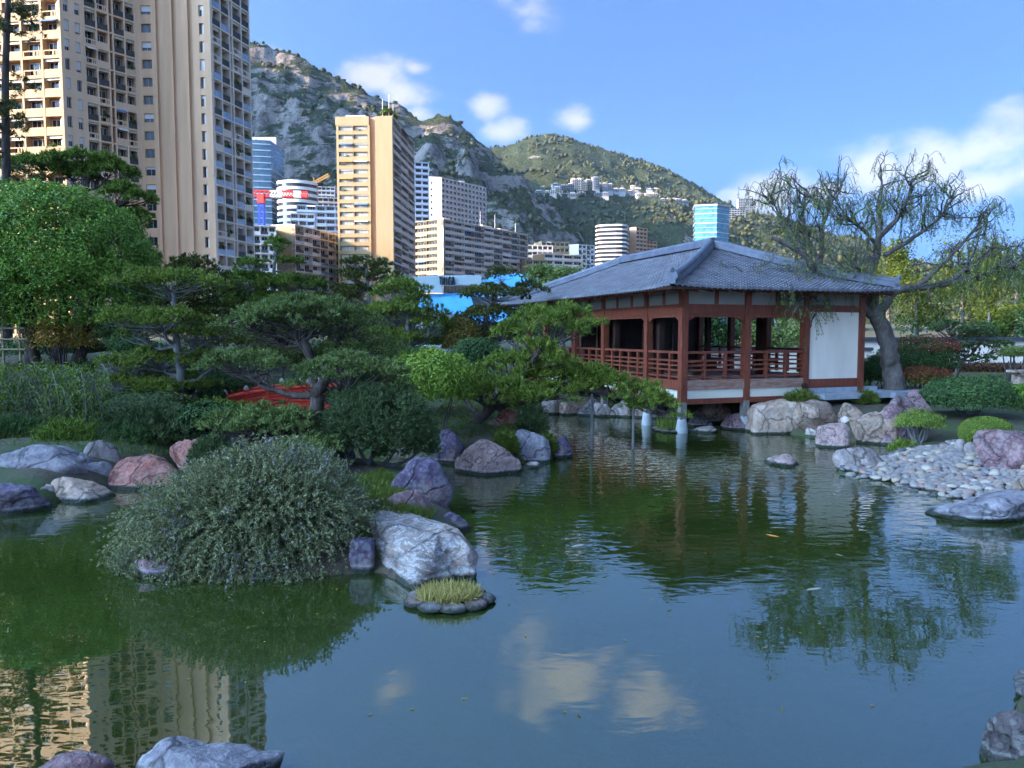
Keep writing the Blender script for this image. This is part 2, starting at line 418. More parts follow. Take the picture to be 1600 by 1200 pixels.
def water_mat():
    m, nt, N, L, b = nodes_of('pond_water'); N.remove(b)
    geo = N.new('ShaderNodeNewGeometry'); v = geo.outputs['Position']
    def M(op, a, b_=None, c=None):
        n = N.new('ShaderNodeMath'); n.operation = op
        for i, q in enumerate((a, b_, c)):
            if q is None: continue
            if hasattr(q, 'links'): L.new(q, n.inputs[i])
            else: n.inputs[i].default_value = q
        return n.outputs[0]
    mp = N.new('ShaderNodeMapping'); mp.inputs['Scale'].default_value = (.55, 1.0, 1); L.new(v, mp.inputs[0])
    fine = noise_node(N, L, mp.outputs[0], 5.5, 2, .5, .3); broad = noise_node(N, L, mp.outputs[0], 1.1, 2, .5)
    patch = noise_node(N, L, v, .16, 2)
    sp = N.new('ShaderNodeSeparateXYZ'); L.new(v, sp.inputs[0])
    # breezier water out by the pavilion, calmer in the lee of the near bank
    br = M('SMOOTH_MIN', M('MAXIMUM', M('MULTIPLY', M('SUBTRACT', sp.outputs[1], 6.0), .13), .10), 1.0, .3)
    amp = M('MULTIPLY', br, M('MULTIPLY_ADD', patch, 2.4, -.35))
    h = M('MULTIPLY', M('MULTIPLY_ADD', fine, .5, M('MULTIPLY', broad, .55)), M('MAXIMUM', amp, .03))
    for (px, py, k, a, fall) in ((935, 858, 30, .035, 1.5), (1140, 700, 22, .05, 1.2)):
        gx, gy, _ = gnd(px, py)
        dx = M('SUBTRACT', sp.outputs[0], gx); dy = M('SUBTRACT', sp.outputs[1], gy)
        r = M('SQRT', M('MULTIPLY_ADD', dx, dx, M('MULTIPLY', dy, dy)))
        wv = M('MULTIPLY', M('SINE', M('MULTIPLY', r, k)), M('MULTIPLY', M('EXPONENT', M('MULTIPLY', r, -fall * 1.6)), a))
        h = M('ADD', h, wv)
    bp = N.new('ShaderNodeBump'); bp.inputs['Strength'].default_value = 1.0; bp.inputs['Distance'].default_value = .028
    L.new(h, bp.inputs['Height'])
    fr = N.new('ShaderNodeFresnel'); fr.inputs['IOR'].default_value = 3.0; L.new(bp.outputs[0], fr.inputs['Normal'])
    gl = N.new('ShaderNodeBsdfGlossy'); gl.inputs['Roughness'].default_value = .015; gl.inputs['Color'].default_value = (.95, .97, 1, 1)
    L.new(bp.outputs[0], gl.inputs['Normal'])
    df = N.new('ShaderNodeBsdfDiffuse')
    murk = ramp(N, L, noise_node(N, L, v, .35, 3), [(.3, (.030, .048, .008)), (.7, (.046, .068, .011))])
    L.new(murk, df.inputs[0])
    tr = N.new('ShaderNodeBsdfTransparent'); tr.inputs[0].default_value = (.75, .85, .55, 1)
    m1 = N.new('ShaderNodeMixShader'); m1.inputs[0].default_value = .34
    L.new(df.outputs[0], m1.inputs[1]); L.new(tr.outputs[0], m1.inputs[2])
    m2 = N.new('ShaderNodeMixShader'); L.new(fr.outputs[0], m2.inputs[0]); L.new(m1.outputs[0], m2.inputs[1]); L.new(gl.outputs[0], m2.inputs[2])
    L.new(m2.outputs[0], N['Material Output'].inputs[0]); return m
_w = MB(); _w.quad((-30, 2.5, 0), (30, 2.5, 0), (30, 34, 0), (-30, 34, 0))
tag(_w.build('pond_water', water_mat()), 'still green garden pond mirroring sky and trees', None, None, 'structure')

# ---- mountains: height fields on a world grid
def mountain_mat():
    m, nt, N, L, b = nodes_of('mountain_rock_and_scrub')
    geo = N.new('ShaderNodeNewGeometry'); v = geo.outputs['Position']
    sp = N.new('ShaderNodeSeparateXYZ'); L.new(geo.outputs['Normal'], sp.inputs[0])
    spz = N.new('ShaderNodeSeparateXYZ'); L.new(v, spz.inputs[0])
    n1 = noise_node(N, L, v, .007, 9, .7, .5); mq = N.new('ShaderNodeMapping'); mq.inputs['Scale'].default_value = (1, 1, 2.4); L.new(v, mq.inputs[0])
    n2 = noise_node(N, L, mq.outputs[0], .022, 7, .72, .4); n3 = noise_node(N, L, v, .14, 3, .7)
    mp = N.new('ShaderNodeMapping'); mp.inputs['Scale'].default_value = (1, 1, .8); L.new(v, mp.inputs[0]); mp.inputs['Rotation'].default_value = (.0, .12, .0)
    ns = noise_node(N, L, mp.outputs[0], .035, 10, .8, .3)
    rock = ramp(N, L, ns, [(.36, (.05, .042, .04)), (.46, (.20, .165, .15)), (.55, (.43, .355, .31)), (.67, (.24, .195, .17))])
    veg = ramp(N, L, n3, [(.32, (.016, .026, .013)), (.55, (.055, .066, .028)), (.75, (.14, .12, .06))])
    def M(op, a, b_=None, c=None):
        n = N.new('ShaderNodeMath'); n.operation = op
        for i, q in enumerate((a, b_, c)):
            if q is None: continue
            if hasattr(q, 'links'): L.new(q, n.inputs[i])
            else: n.inputs[i].default_value = q
        return n.outputs[0]
    at_ = N.new('ShaderNodeAttribute'); at_.attribute_name = 'bare'
    f = M('ADD', M('MULTIPLY', M('SUBTRACT', .80, sp.outputs[2]), 1.3), M('MULTIPLY_ADD', n1, 1.1, -.62))
    f = M('ADD', f, M('MULTIPLY_ADD', n2, 3.0, -1.55))
    f = M('ADD', f, at_.outputs['Fac'])
    c = mixc(N, L, ramp(N, L, f, [(.30, (0, 0, 0)), (.48, (1, 1, 1))]), veg, rock)
    L.new(c, b.inputs['Base Color']); b.inputs['Roughness'].default_value = .95; b.inputs['Specular IOR Level'].default_value = .1
    ad = M('ADD', M('MULTIPLY', ns, 1.0), M('MULTIPLY', n3, .5))
    bump(N, L, b, ad, 1.0, 16.0); return m
MTN = mountain_mat()
TERR = {}
def mountain(name, label, yr, ridge_px, y0, y1, step, foot, rough, bare, cliff, seed, xl, xr):
    """ridge_px: skyline pixels, turned into world ridge heights at distance yr"""
    pts = np.array([(at(px, py, yr)[0], at(px, py, yr)[2]) for px, py in ridge_px])
    xs = np.arange(xl, xr, step); ys = np.concatenate([np.arange(y0, yr, step * 1.15), np.arange(yr, y1, step * 4)])
    X, Y = np.meshgrid(xs, ys); H = np.interp(X, pts[:, 0], pts[:, 1])
    P = np.stack([X, Y, np.zeros_like(X)], -1)
    yy = Y + 70 * fbm(P * .004, 3, seed) * np.clip((yr - Y) / 200, 0, 1)
    t = np.clip((yy - y0) / (yr - y0), 0, 1)
    # gentle wooded foot, then steep cliffs towards the crest
    prof = foot * t + (1 - foot) * (cliff * np.clip((t - .45) / .5, 0, 1) ** 1.1 + (1 - cliff) * t ** 1.4)
    prof = np.where(Y > yr, 1 - .55 * (Y - yr) / (y1 - yr), prof)
    h = H * prof
    r1 = fbm(P * .0065, 5, seed + 5, .55, True); r2 = fbm(P * .02, 5, seed + 9, .6, True); r3 = fbm(P * .09, 3, seed + 2, .6)
    env = np.clip(4 * t * (1.0 - t) + .12, 0, 1)
    h = h + rough * env * (34 * r1 * np.clip(H / 400, .2, 1) + 13 * r2) + rough * 3.2 * r3 * np.clip(t * 4, 0, 1)
    # ledges
    led = 46.0; q = (h + 14 * fbm(P * .01, 3, seed + 30)) / led; fr_ = q - np.floor(q)
    h = h + cliff * .35 * led * (np.clip((fr_ - .5) * 2.6, -.5, .5) - (fr_ - .5)) * np.clip(t * 1.6 - .4, 0, 1)
    h = np.maximum(h, -3) - 3 * (1 - t)
    V = np.stack([X, Y, h], -1).reshape(-1, 3); nx = len(xs); ny = len(ys)
    i = np.arange(ny - 1)[:, None] * nx + np.arange(nx - 1)[None]
    F = np.stack([i, i + 1, i + nx + 1, i + nx], -1).reshape(-1, 4)
    TERR[name] = (xs, ys, h)
    me = mesh_from(name, V, F, MTN, True)
    a = me.attributes.new('bare', 'FLOAT', 'POINT'); a.data.foreach_set('value', (bare(X, Y, t)).astype(np.float32).ravel())
    o = bpy.data.objects.new(name, me); COL.objects.link(o); tag(o, label, None, None, 'structure'); return o
RIDGE1 = [(-1500, 150), (-900, 120), (-400, 60), (0, 30), (250, 50), (385, 74), (430, 86), (470, 104), (520, 128), (560, 148), (600, 164), (640, 190),
          (664, 207), (688, 192), (712, 200), (740, 222), (757, 240), (785, 266), (820, 300), (870, 350), (940, 415), (1040, 475), (1150, 515)]
mountain('mountain', 'steep limestone mountain with pale cliffs and dark scrub', 1500, RIDGE1, 620, 2100, 5.0, .34, 1.0,
         lambda X, Y, t: .25 * np.clip((t - .38) / .25, 0, 1) - .5 * np.clip((.42 - t) / .2, 0, 1), .85, 21, -1500, 420)
RIDGE2 = [(300, 330), (600, 262), (700, 240), (755, 232), (790, 230), (830, 215), (850, 212), (885, 217), (920, 229), (960, 241), (1000, 256), (1040, 272),
          (1080, 290), (1105, 305), (1135, 322), (1200, 345), (1300, 385), (1450, 440), (1650, 485), (2000, 505), (2600, 515)]
mountain('hill', 'wooded hill with olive sunlit crest behind the towers', 2300, RIDGE2, 950, 3100, 7.5, .42, .62,
         lambda X, Y, t: -.02 - .22 * np.clip((.6 - t) / .3, 0, 1) + .55 * np.exp(-(((X - 333) / 40) ** 2 + ((Y - 1650) / 130) ** 2)), .12, 57, -900, 2600)

def terr_h(name, x, y):
    xs, ys, h = TERR[name]; i = min(max(np.searchsorted(xs, x), 1), len(xs) - 1); j = min(max(np.searchsorted(ys, y), 1), len(ys) - 1)
    return float(h[j, i])
def on_hill(px, py, name='hill', y0=1000, y1=2280):
    for Y in np.arange(y0, y1, 6.0):
        x, _, z = at(px, py, Y)
        if terr_h(name, x, Y) >= z: return (x, Y, z)
    return at(px, py, 1700)
# headland added out of view to the west, ridge shaped to shade the mountain
def headland():
    u = np.array((.94, .342)); v = np.array((-.342, .94))
    vs = np.arange(370, 2700, 20.); ss = np.arange(-1500, -380, 30.); Vv, Ss = np.meshgrid(vs, ss)
    H = np.interp(Vv, [385, 430, 700, 950, 1200, 1500, 1800, 2300, 2650], [0, 380, 430, 600, 770, 800, 960, 900, 0])
    h = H * np.clip(1 - np.abs(Ss + 850) / np.where(Ss > -850, 420, 620), 0, 1) ** .8
    P = np.stack([Ss * u[0] + Vv * v[0], Ss * u[1] + Vv * v[1], h * 0], -1); h = h + 26 * fbm(P * .006, 4, 77, .55, True) * (h > 5) - 4
    V = np.stack([P[..., 0], P[..., 1], h], -1).reshape(-1, 3); nx = len(vs); ny = len(ss)
    i = np.arange(ny - 1)[:, None] * nx + np.arange(nx - 1)[None]; F = np.stack([i, i + nx, i + nx + 1, i + 1], -1).reshape(-1, 4)
    me = mesh_from('headland', V, F, MTN, True); o = bpy.data.objects.new('headland', me); COL.objects.link(o); tag(o, 'high rocky headland added out of view to shade the mountain', None, None, 'structure')
headland()

def forest(name, label, terr, n, seed, xr, yr_, tmax, size):
    rng = np.random.default_rng(seed); xs, ys, h = TERR[terr]
    import bmesh
    bm = bmesh.new(); bmesh.ops.create_icosphere(bm, subdivisions=1, radius=1.0); D = np.array([v.co[:] for v in bm.verts]); F = np.array([[v.index for v in f.verts] for f in bm.faces]); bm.free()
    X = rng.uniform(*xr, n); Y = rng.uniform(*yr_, n); i = np.clip(np.searchsorted(xs, X), 1, len(xs) - 2); j = np.clip(np.searchsorted(ys, Y), 1, len(ys) - 2)
    z = h[j, i]; sl = np.hypot((h[j, i + 1] - h[j, i - 1]) / (xs[i + 1] - xs[i - 1]), (h[j + 1, i] - h[j - 1, i]) / (ys[j + 1] - ys[j - 1]))
    cov = fbm(np.stack([X * .008, Y * .008, z * 0], 1), 3, seed) + .25
    k = (sl < .85) & (cov + rng.normal(size=n) * .25 > 0) & (z < tmax(X, Y)) & (z > 6); X, Y, z = X[k], Y[k], z[k]; n = len(X); r = size * rng.uniform(.5, 1.25, n)
    V = D[None] * (1 + .22 * rng.normal(size=(n, 12, 1))) * np.stack([r, r, r * rng.uniform(.7, 1.2, n)], 1)[:, None] + np.stack([X, Y, z + r * .35], 1)[:, None]
    Fa = (F[None] + (np.arange(n) * 12)[:, None, None]).reshape(-1, 3)
    o = bpy.data.objects.new(name, mesh_from(name, V.reshape(-1, 3), Fa, FORESTM, True)); COL.objects.link(o); tag(o, label, 'forest', None, 'stuff'); print(name, n)
FORESTM = leafmat('hillside_trees', (.010, .018, .009), (.026, .038, .016), (.06, .068, .026), .1, .02)
forest('hill_forest', 'scrub and trees covering the far hill', 'hill', 22000, 5, (-300, 1100), (960, 2310), lambda X, Y: 900 + 0 * X, 4.6)
forest('mountain_forest', 'scrub and trees on the ledges and foot of the mountain', 'mountain', 8000, 6, (-640, 260), (640, 1510), lambda X, Y: 900 + 0 * X, 5.0)
# ------------------------------------------------------------------ tea pavilion on stilts
WOOD = plain('red_brown_timber', (.23, .052, .022), (.11, .026, .013), 3.2, .55, .25, 30, .35, (6, 6, .8))
WOODW = plain('weathered_timber', (.24, .075, .038), (.34, .24, .19), 3.0, .75, .3, 30, .2, (1.2, 1.2, 9))
WOODG = plain('water_greyed_timber', (.25, .22, .19), (.14, .11, .09), 6, .8, .3, 30, .2, (3, 3, 1))
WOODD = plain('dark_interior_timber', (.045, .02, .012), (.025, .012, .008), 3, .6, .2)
CREAM = plain('cream_plaster', (.68, .60, .48), (.60, .52, .41), .8, .85, .06, 20, .2)
PLASTER = plain('white_plaster', (.80, .66, .53), (.66, .535, .43), .9, .9, .06, 14, .2, (1.6, 1.6, .5))
FRIEZE = plain('eave_shaded_grey_plaster', (.30, .255, .215), (.24, .20, .17), .8, .85, .06, 20, .2)  # grey plaster, darkened so its colour carries the shade under the eaves
CONC = plain('footing_concrete', (.42, .41, .39), (.30, .29, .28), 5, .85, .2)
PO = (4.76, 20.6); PANG = math.atan2(.34, .94)
pav = thing('tea_pavilion', 'red timber tea pavilion on stilts with hipped grey tile roof', 'pavilion', (PO[0], PO[1], 0))
pav.rotation_euler = (0, 0, PANG); LOC[pav.name] = (0, 0, 0)
_cs, _sn = math.cos(PANG), math.sin(PANG)
def pav_w(s, t, z): return (PO[0] + s * _cs - t * _sn, PO[1] + s * _sn + t * _cs, z)
W_, L_ = 6.3, 11.8
LT = [0, 1.9, 4.75, 7.05, 9.9, 11.8]; FS = [0, 2.1, 4.2, 6.3]
def build_pavilion():
    # footings and posts
    fm = MB(); k = 12
    prof = [(.17, -.75), (.165, .1), (.13, .34), (.105, .40)]
    V = []; F = []
    for r, z in prof: V += [(r * math.cos(i * 2 * math.pi / k), r * math.sin(i * 2 * math.pi / k), z) for i in range(k)]
    for j in range(len(prof) - 1): F += [(j * k + i, j * k + (i + 1) % k, (j + 1) * k + (i + 1) % k, (j + 1) * k + i) for i in range(k)]
    F.append(tuple(range((len(prof) - 1) * k, len(prof) * k)))
    fm.add(V, F); foot = fm.mesh('footing', CONC, True)
    def sq(w, z0, z1, mat, name):
        b = MB(); b.box((0, 0, (z0 + z1) / 2), (w, w, z1 - z0)); me = b.mesh(name, mat)
        return me
    base = sq(.19, .38, .86, WOODG, 'post_base'); postF = sq(.20, .86, 4.08, WOOD, 'post'); postW = sq(.205, .86, 3.62, WOODW, 'post'); postI = sq(.17, 1.4, 3.7, WOODD, 'post')
    spots = [(0, t) for t in LT] + [(s, 0) for s in FS[1:3]] 
    for i, (s, t) in enumerate(spots):
        p = inst('post', postF, pav, (s, t, 0))
        inst('footing', foot, p, (0, 0, 0)) if False else inst('footing', foot, pav, (s, t, 0))
        inst('post_base', base, pav, (s, t, 0))
    for s, t in [(6.3, 0), (6.3, 2.1), (6.3, 4.3), (6.3, 6.4), (6.3, 8.5), (6.3, 11.8), (4.2, 11.8), (2.1, 11.8)]:
        inst('post', postF, pav, (s, t, 0))
    for s, t in [(.32, 1.72), (.32, 4.55), (4.4, 2.3), (4.4, 5.2), (2.2, 5.2), (2.2, 8.3)]: inst('post', postI, pav, (s, t, 0))
    # horizontal timbers, one per bay
    def bay(name, mat, pts, w, z0, z1, off=0.0, gap=.1):
        for (a, b) in zip(pts[:-1], pts[1:]):
            a = np.array(a, float); b = np.array(b, float); d = nrm(b - a); n = np.array([d[1], -d[0]])
            a2 = a + d * gap + n * off; b2 = b - d * gap + n * off
            q = MB(); q.beam((*a2, (z0 + z1) / 2), (*b2, (z0 + z1) / 2), w, z1 - z0); q.build(name, mat, pav)
    left = [(0, t) for t in LT]; front = [(s, 0) for s in FS[:3]]; right = [(6.3, t) for t in (2.1, 4.3, 6.4, 8.5)]
    for pts in (left, front):
        bay('floor_joist', WOOD, pts, .15, .80, .95)
        bay('plaster_band', CREAM, pts, .10, .953, 1.20)
        bay('sill_beam', WOODW if pts is front else WOOD, pts, .19, 1.203, 1.47)
        bay('lintel', WOOD, pts, .15, 3.33, 3.60); bay('lintel_trim', WOOD, pts, .10, 3.24, 3.327)
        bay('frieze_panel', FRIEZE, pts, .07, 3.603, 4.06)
    for pts in (left, front, right):
        for z, h, w in ((2.25, .07, .10), (2.015, .05, .06), (1.885, .05, .06), (1.75, .05, .06), (1.56, .05, .06)):
            bay('rail', WOOD, pts, w, z - h / 2, z + h / 2, 0.0)
        for (a, b) in zip(pts[:-1], pts[1:]):
            a = np.array(a, float); b = np.array(b, float); Ln = np.linalg.norm(b - a); n = max(2, round(Ln / .62))
            bm_ = MB(); bm_.box((0, 0, 1.84), (.085, .085, .74)); me = bm_.mesh('baluster', WOOD)
            for i in range(1, n):
                c = a + (b - a) * i / n; inst('baluster', me, pav, (c[0], c[1], 0))
    # scroll brackets under the lintel at each post
    for pts in (left, front):
        for i, a in enumerate(pts):
            for sgn in (-1, 1):
                if (i == 0 and sgn < 0) or (i == len(pts) - 1 and sgn > 0): continue
                j = i + sgn; d = nrm(np.array(pts[j], float) - np.array(a, float))
                q = MB(); z = 3.237
                prof2 = [(.10, z), (.34, z), (.30, z - .035), (.25, z - .045), (.19, z - .09), (.10, z - .11)]
                nn = np.array([d[1], -d[0]]) * .04
                vv = [(a[0] + d[0] * u + nn[0], a[1] + d[1] * u + nn[1], zz) for u, zz in prof2] + [(a[0] + d[0] * u - nn[0], a[1] + d[1] * u - nn[1], zz) for u, zz in prof2]
                m_ = len(prof2)
                q.add(vv, [list(range(m_)), list(range(2 * m_ - 1, m_ - 1, -1))] + [[x, x + m_, (x + 1) % m_ + m_, (x + 1) % m_] for x in range(m_)])
                q.build('bracket', WOOD, pav)
    # short studs in the frieze
    st = MB(); st.box((0, 0, 3.83), (.09, .13, .45)); stm = st.mesh('frieze_stud', WOOD)
    for t in (.95, 2.85, 3.8, 5.9, 8.0, 8.95, 10.85): inst('frieze_stud', stm, pav, (-.01, t, 0))
    st = MB(); st.box((0, 0, 3.83), (.13, .09, .45)); stm = st.mesh('frieze_stud', WOOD)
    for s in (1.05, 3.15): inst('frieze_stud', stm, pav, (s, -.01, 0))
    # deck of planks, ceiling
    for i in range(21):
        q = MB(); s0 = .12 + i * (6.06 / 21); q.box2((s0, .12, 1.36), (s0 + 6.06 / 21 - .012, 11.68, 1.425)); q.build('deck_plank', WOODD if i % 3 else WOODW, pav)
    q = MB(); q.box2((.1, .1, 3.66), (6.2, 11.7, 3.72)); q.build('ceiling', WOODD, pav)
    # closed room at the far end: dark boarded screens with pale battens
    for i in range(8):
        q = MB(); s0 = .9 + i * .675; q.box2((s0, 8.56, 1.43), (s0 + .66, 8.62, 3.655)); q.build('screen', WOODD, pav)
    for s0 in (1.56, 3.6, 5.0):
        q = MB(); q.box2((s0, 8.5, 1.43), (s0 + .035, 8.555, 3.2)); q.build('batten', WOODW, pav)
    # white wall bay
    q = MB(); q.box2((4.3, -.03, 1.42), (6.2, .05, 3.42)); q.build('wall_panel', PLASTER, pav)
    q = MB(); q.box2((4.3, -.06, 1.16), (6.2, .09, 1.417)); q.build('sill_beam', WOOD, pav)
    q = MB(); q.box2((4.3, -.06, 3.423), (6.2, .09, 3.62)); q.build('lintel', WOOD, pav)
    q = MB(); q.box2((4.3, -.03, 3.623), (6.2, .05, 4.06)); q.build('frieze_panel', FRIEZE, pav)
    for i in range(2):
        q = MB(); t0 = .1 + i * 1.0; q.box2((6.24, t0, 1.42), (6.32, t0 + .97, 3.66)); q.build('wall_panel', PLASTER, pav)
    q = MB(); q.tube([(4.1, -.22, 1.24), (4.1, -.10, 1.24)], [.075, .075], 10); q.build('lamp_fitting', WOODD, pav)
    # benches and a low table inside
    for (s0, t0, s1, t1) in ((2.2, 2.6, 2.6, 6.0), (4.9, 2.6, 5.3, 6.2)):
        q = MB(); q.box2((s0, t0, 1.82), (s1, t1, 1.88)); seat = q.build('bench_seat', WOOD, pav)
        for u in (.1, .9):
            q = MB(); tt = t0 + (t1 - t0) * u; q.box2((s0 + .05, tt - .04, 1.43), (s1 - .05, tt + .04, 1.818)); q.build('bench_leg', WOODD, pav)
    # ---- roof
    S0, S1, T0, T1 = -1.0, 6.65, -1.0, 12.8; HW = (S1 - S0) / 2; EZ, RZ = 4.03, 5.55
    def rz_(d): return EZ + (RZ - EZ) * (d / HW) ** 1.10
    def lift(u, lo, hi, d): 
        e = np.minimum(np.abs(u - lo), np.abs(hi - u)); return .07 * np.clip(1 - e / 2.2, 0, 1) ** 2 * np.clip(1 - d / 2.0, 0, 1)
    TILE = plain('grey_blue_roof_tile', (.20, .185, .20), (.105, .098, .108), 2.5, .55, .12, 30, .3)
    CAP = plain('slate_ridge_tile', (.16, .16, .195), (.09, .09, .11), 3, .45, .12, 20, .4)
    rows = 31; pitch = .18; sub = 4
    def slope(lo, hi, f):
        V = []; F = []; n0 = 0
        u = np.arange(lo, hi + 1e-6, pitch / sub); u = np.append(u, hi) if hi - u[-1] > 1e-3 else u
        wave = .020 * np.sin((u - lo) / pitch * 2 * np.pi) + .010 * np.cos((u - lo) / pitch * 4 * np.pi)
        for i in range(rows):
            d0, d1 = HW * i / rows, HW * (i + 1) / rows
            a0 = np.clip(u, lo + d0, hi - d0); a1 = np.clip(u, lo + d1, hi - d1)
            jit = .004 * vnoise(np.stack([np.floor((u - lo) / pitch) * 3.7, np.full_like(u, i * 2.3), u * 0], 1), 4)
            z0 = rz_(d0) + .040 + wave + lift(u, lo, hi, d0) + jit; z1 = rz_(d1) + .006 + wave + lift(u, lo, hi, d1) + jit
            zb = rz_(d0) - .002 + wave * .9 + lift(u, lo, hi, d0) - (.05 if i == 0 else 0)
            n = len(u)
            V += [f(a0, d0, zb), f(a0, d0 - .004, z0), f(a1, d1, z1)]
            j = np.arange(n - 1); ok = (a0[1:] - a0[:-1]) > 1e-6
            for r in (0, 1):
                q = np.stack([n0 + r * n + j, n0 + r * n + j + 1, n0 + (r + 1) * n + j + 1, n0 + (r + 1) * n + j], 1)[ok]; F.append(q)
            n0 += 3 * n
        return np.concatenate(V), np.concatenate(F)
    fs = [lambda u, d, z: np.stack([S0 + d + 0 * u, u, z + 0 * u], 1), lambda u, d, z: np.stack([S1 - d + 0 * u, u, z + 0 * u], 1),
          lambda u, d, z: np.stack([u, T0 + d + 0 * u, z + 0 * u], 1), lambda u, d, z: np.stack([u, T1 - d + 0 * u, z + 0 * u], 1)]
    for i, f in enumerate(fs):
        lo, hi = (T0, T1) if i < 2 else (S0, S1)
        V, F = slope(lo, hi, f)
        if i in (0, 3): F = F[:, ::-1]
        o = bpy.data.objects.new('roof_tiles', mesh_from('roof_tiles', V, F, TILE)); COL.objects.link(o); o.parent = pav; o['kind'] = 'stuff'
    # soffit boards, fascia, rafter ends
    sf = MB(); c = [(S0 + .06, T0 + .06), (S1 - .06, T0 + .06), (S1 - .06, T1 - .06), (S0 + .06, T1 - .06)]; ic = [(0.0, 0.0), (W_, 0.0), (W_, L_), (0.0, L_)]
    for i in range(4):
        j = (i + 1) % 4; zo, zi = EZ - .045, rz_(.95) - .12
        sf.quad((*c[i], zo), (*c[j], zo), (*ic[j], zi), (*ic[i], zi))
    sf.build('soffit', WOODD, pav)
    for (a, b) in ((c[0], c[1]), (c[1], c[2]), (c[2], c[3]), (c[3], c[0])):
        q = MB(); q.beam((*a, EZ - .05), (*b, EZ - .05), .05, .07); q.build('fascia', WOODD, pav)
    rf = MB(); rf.beam((0, 0, 0), (.92, 0, .16), .06, .08); rfm = rf.mesh('rafter', WOOD)
    for i in range(28): inst('rafter', rfm, pav, (S0 + .1, -.6 + i * .48, EZ - .11), 0)
    for i in range(16): inst('rafter', rfm, pav, (-.6 + i * .48, T0 + .1, EZ - .11), math.pi / 2)
    # hips and ridge
    def cap(pts, name='hip_cap'):
        P = np.array(pts); q = MB(); hw = .13
        for i in range(len(P) - 1): q.beam(P[i] + (0, 0, .06), P[i + 1] + (0, 0, .06), .26, .14)
        o = q.build(name, CAP, pav)
        q = MB(); q.tube(P + np.array([0, 0, .17]), np.full(len(P), .095), 10); q.build('cap_roll', CAP, pav, True)
        return o
    def hip(cx, cy, sx, sy):
        ds = np.linspace(0.02, HW, 10); return [(cx + sx * d, cy + sy * d, rz_(d) + .04 + .07 * max(0, 1 - d / 2.0) ** 2) for d in ds]
    for cx, cy, sx, sy in ((S0, T0, 1, 1), (S1, T0, -1, 1), (S0, T1, 1, -1), (S1, T1, -1, -1)):
        P = hip(cx, cy, sx, sy); cap(P)
        e = np.array(P[0]); d = nrm(np.array([sx, sy, 0.])); q = MB()
        q.tube([e - d * .07 + (0, 0, .13), e + d * .05 + (0, 0, .13)], [.15, .17], 12)
        q.box(e + d * .0 + np.array([0, 0, .01]), (.2, .2, .16), math.pi / 4)
        q.tube([e - d * .05 + (0, 0, .26), e - d * .09 + (0, 0, .33), e - d * .03 + (0, 0, .37)], [.06, .05, .02], 8)
        q.build('end_tile', CAP, pav)
    rp = [(S0 + HW, T0 + HW, RZ + .06), (S0 + HW, T1 - HW, RZ + .06)]; cap(rp, 'ridge_cap')
    q = MB(); q.tube([(S0 + HW, T0 + HW - .14, RZ + .16), (S0 + HW, T0 + HW + .05, RZ + .16)], [.17, .17], 12); q.build('end_tile', CAP, pav)
build_pavilion()

# stone terrace beside the pavilion
SLATE = plain('terrace_stone', (.34, .35, .37), (.22, .23, .25), 2.5, .7, .2)
ter = thing('stone_terrace', 'grey stone slab terrace beside the white pavilion wall', 'terrace', pav_w(6.4, -.4, .55))
_b = MB()
for i in range(9):
    for j in range(2):
        s0 = 4.35 + i * .62; q = MB(); a = pav_w(s0 + .3, -.42 + j * 0.62 - .2 * (i > 3), 0)
        q.box((a[0], a[1], .93 + .004 * ((i * 7 + j) % 3) - j * 0), (.60, .60, .16), PANG); q.build('slab', SLATE, ter)
for i in range(8):
    s0 = 4.3 + i * .34; a = pav_w(s0 + .16, .0, 0); q = MB(); q.box((a[0], a[1], 1.08), (.325, .12, .14), PANG); q.build('facing_stone', SLATE, ter)
# ------------------------------------------------------------------ boulders, cobbles, stepping stones
RM = {
 'purple': rockmat('purple_porphyry', (.125, .082, .135), (.22, .15, .21), (.05, .033, .058), (.15, .085, .085)),
 'plum': rockmat('plum_stone', (0.245, 0.124, 0.123), (0.408, 0.223, 0.202), (0.098, 0.049, 0.056), (0.163, 0.099, 0.134)),
 'pink': rockmat('pink_granite', (0.440, 0.261, 0.224), (0.653, 0.409, 0.347), (0.213, 0.124, 0.112), None, 0, 2.6),
 'red': rockmat('red_stone', (0.392, 0.124, 0.084), (0.555, 0.211, 0.134), (0.196, 0.056, 0.039)),
 'blue': rockmat('blue_grey_stone', (0.277, 0.236, 0.252), (0.474, 0.385, 0.381), (0.131, 0.112, 0.123), (0.196, 0.149, 0.168)),
 'grey': rockmat('grey_stone', (0.359, 0.274, 0.241), (0.588, 0.440, 0.381), (0.163, 0.124, 0.112), (0.277, 0.186, 0.134)),
 'beige': rockmat('beige_stone', (0.555, 0.360, 0.252), (0.700, 0.509, 0.370), (0.310, 0.199, 0.140), (0.408, 0.261, 0.202)),
 'white': rockmat('pale_stone', (0.700, 0.533, 0.459), (0.700, 0.679, 0.582), (0.440, 0.323, 0.280)),
 'brown': rockmat('brown_stone', (0.327, 0.205, 0.140), (0.490, 0.323, 0.235), (0.147, 0.093, 0.067), (0.327, 0.174, 0.112)),
 'vein': rockmat('veined_grey_stone', (.25, .185, .16), (.40, .305, .26), (.11, .08, .072), (.33, .18, .11), .55, 1.1),
 'dark': rockmat('dark_stone', (0.114, 0.087, 0.084), (0.213, 0.161, 0.151), (0.049, 0.037, 0.038)),
}
_ico = {}
def ico(n):
    if n not in _ico:
        import bmesh
        bm = bmesh.new(); bmesh.ops.create_icosphere(bm, subdivisions=n, radius=1.0)
        _ico[n] = (np.array([v.co[:] for v in bm.verts]), np.array([[v.index for v in f.verts] for f in bm.faces])); bm.free()
    return _ico[n]
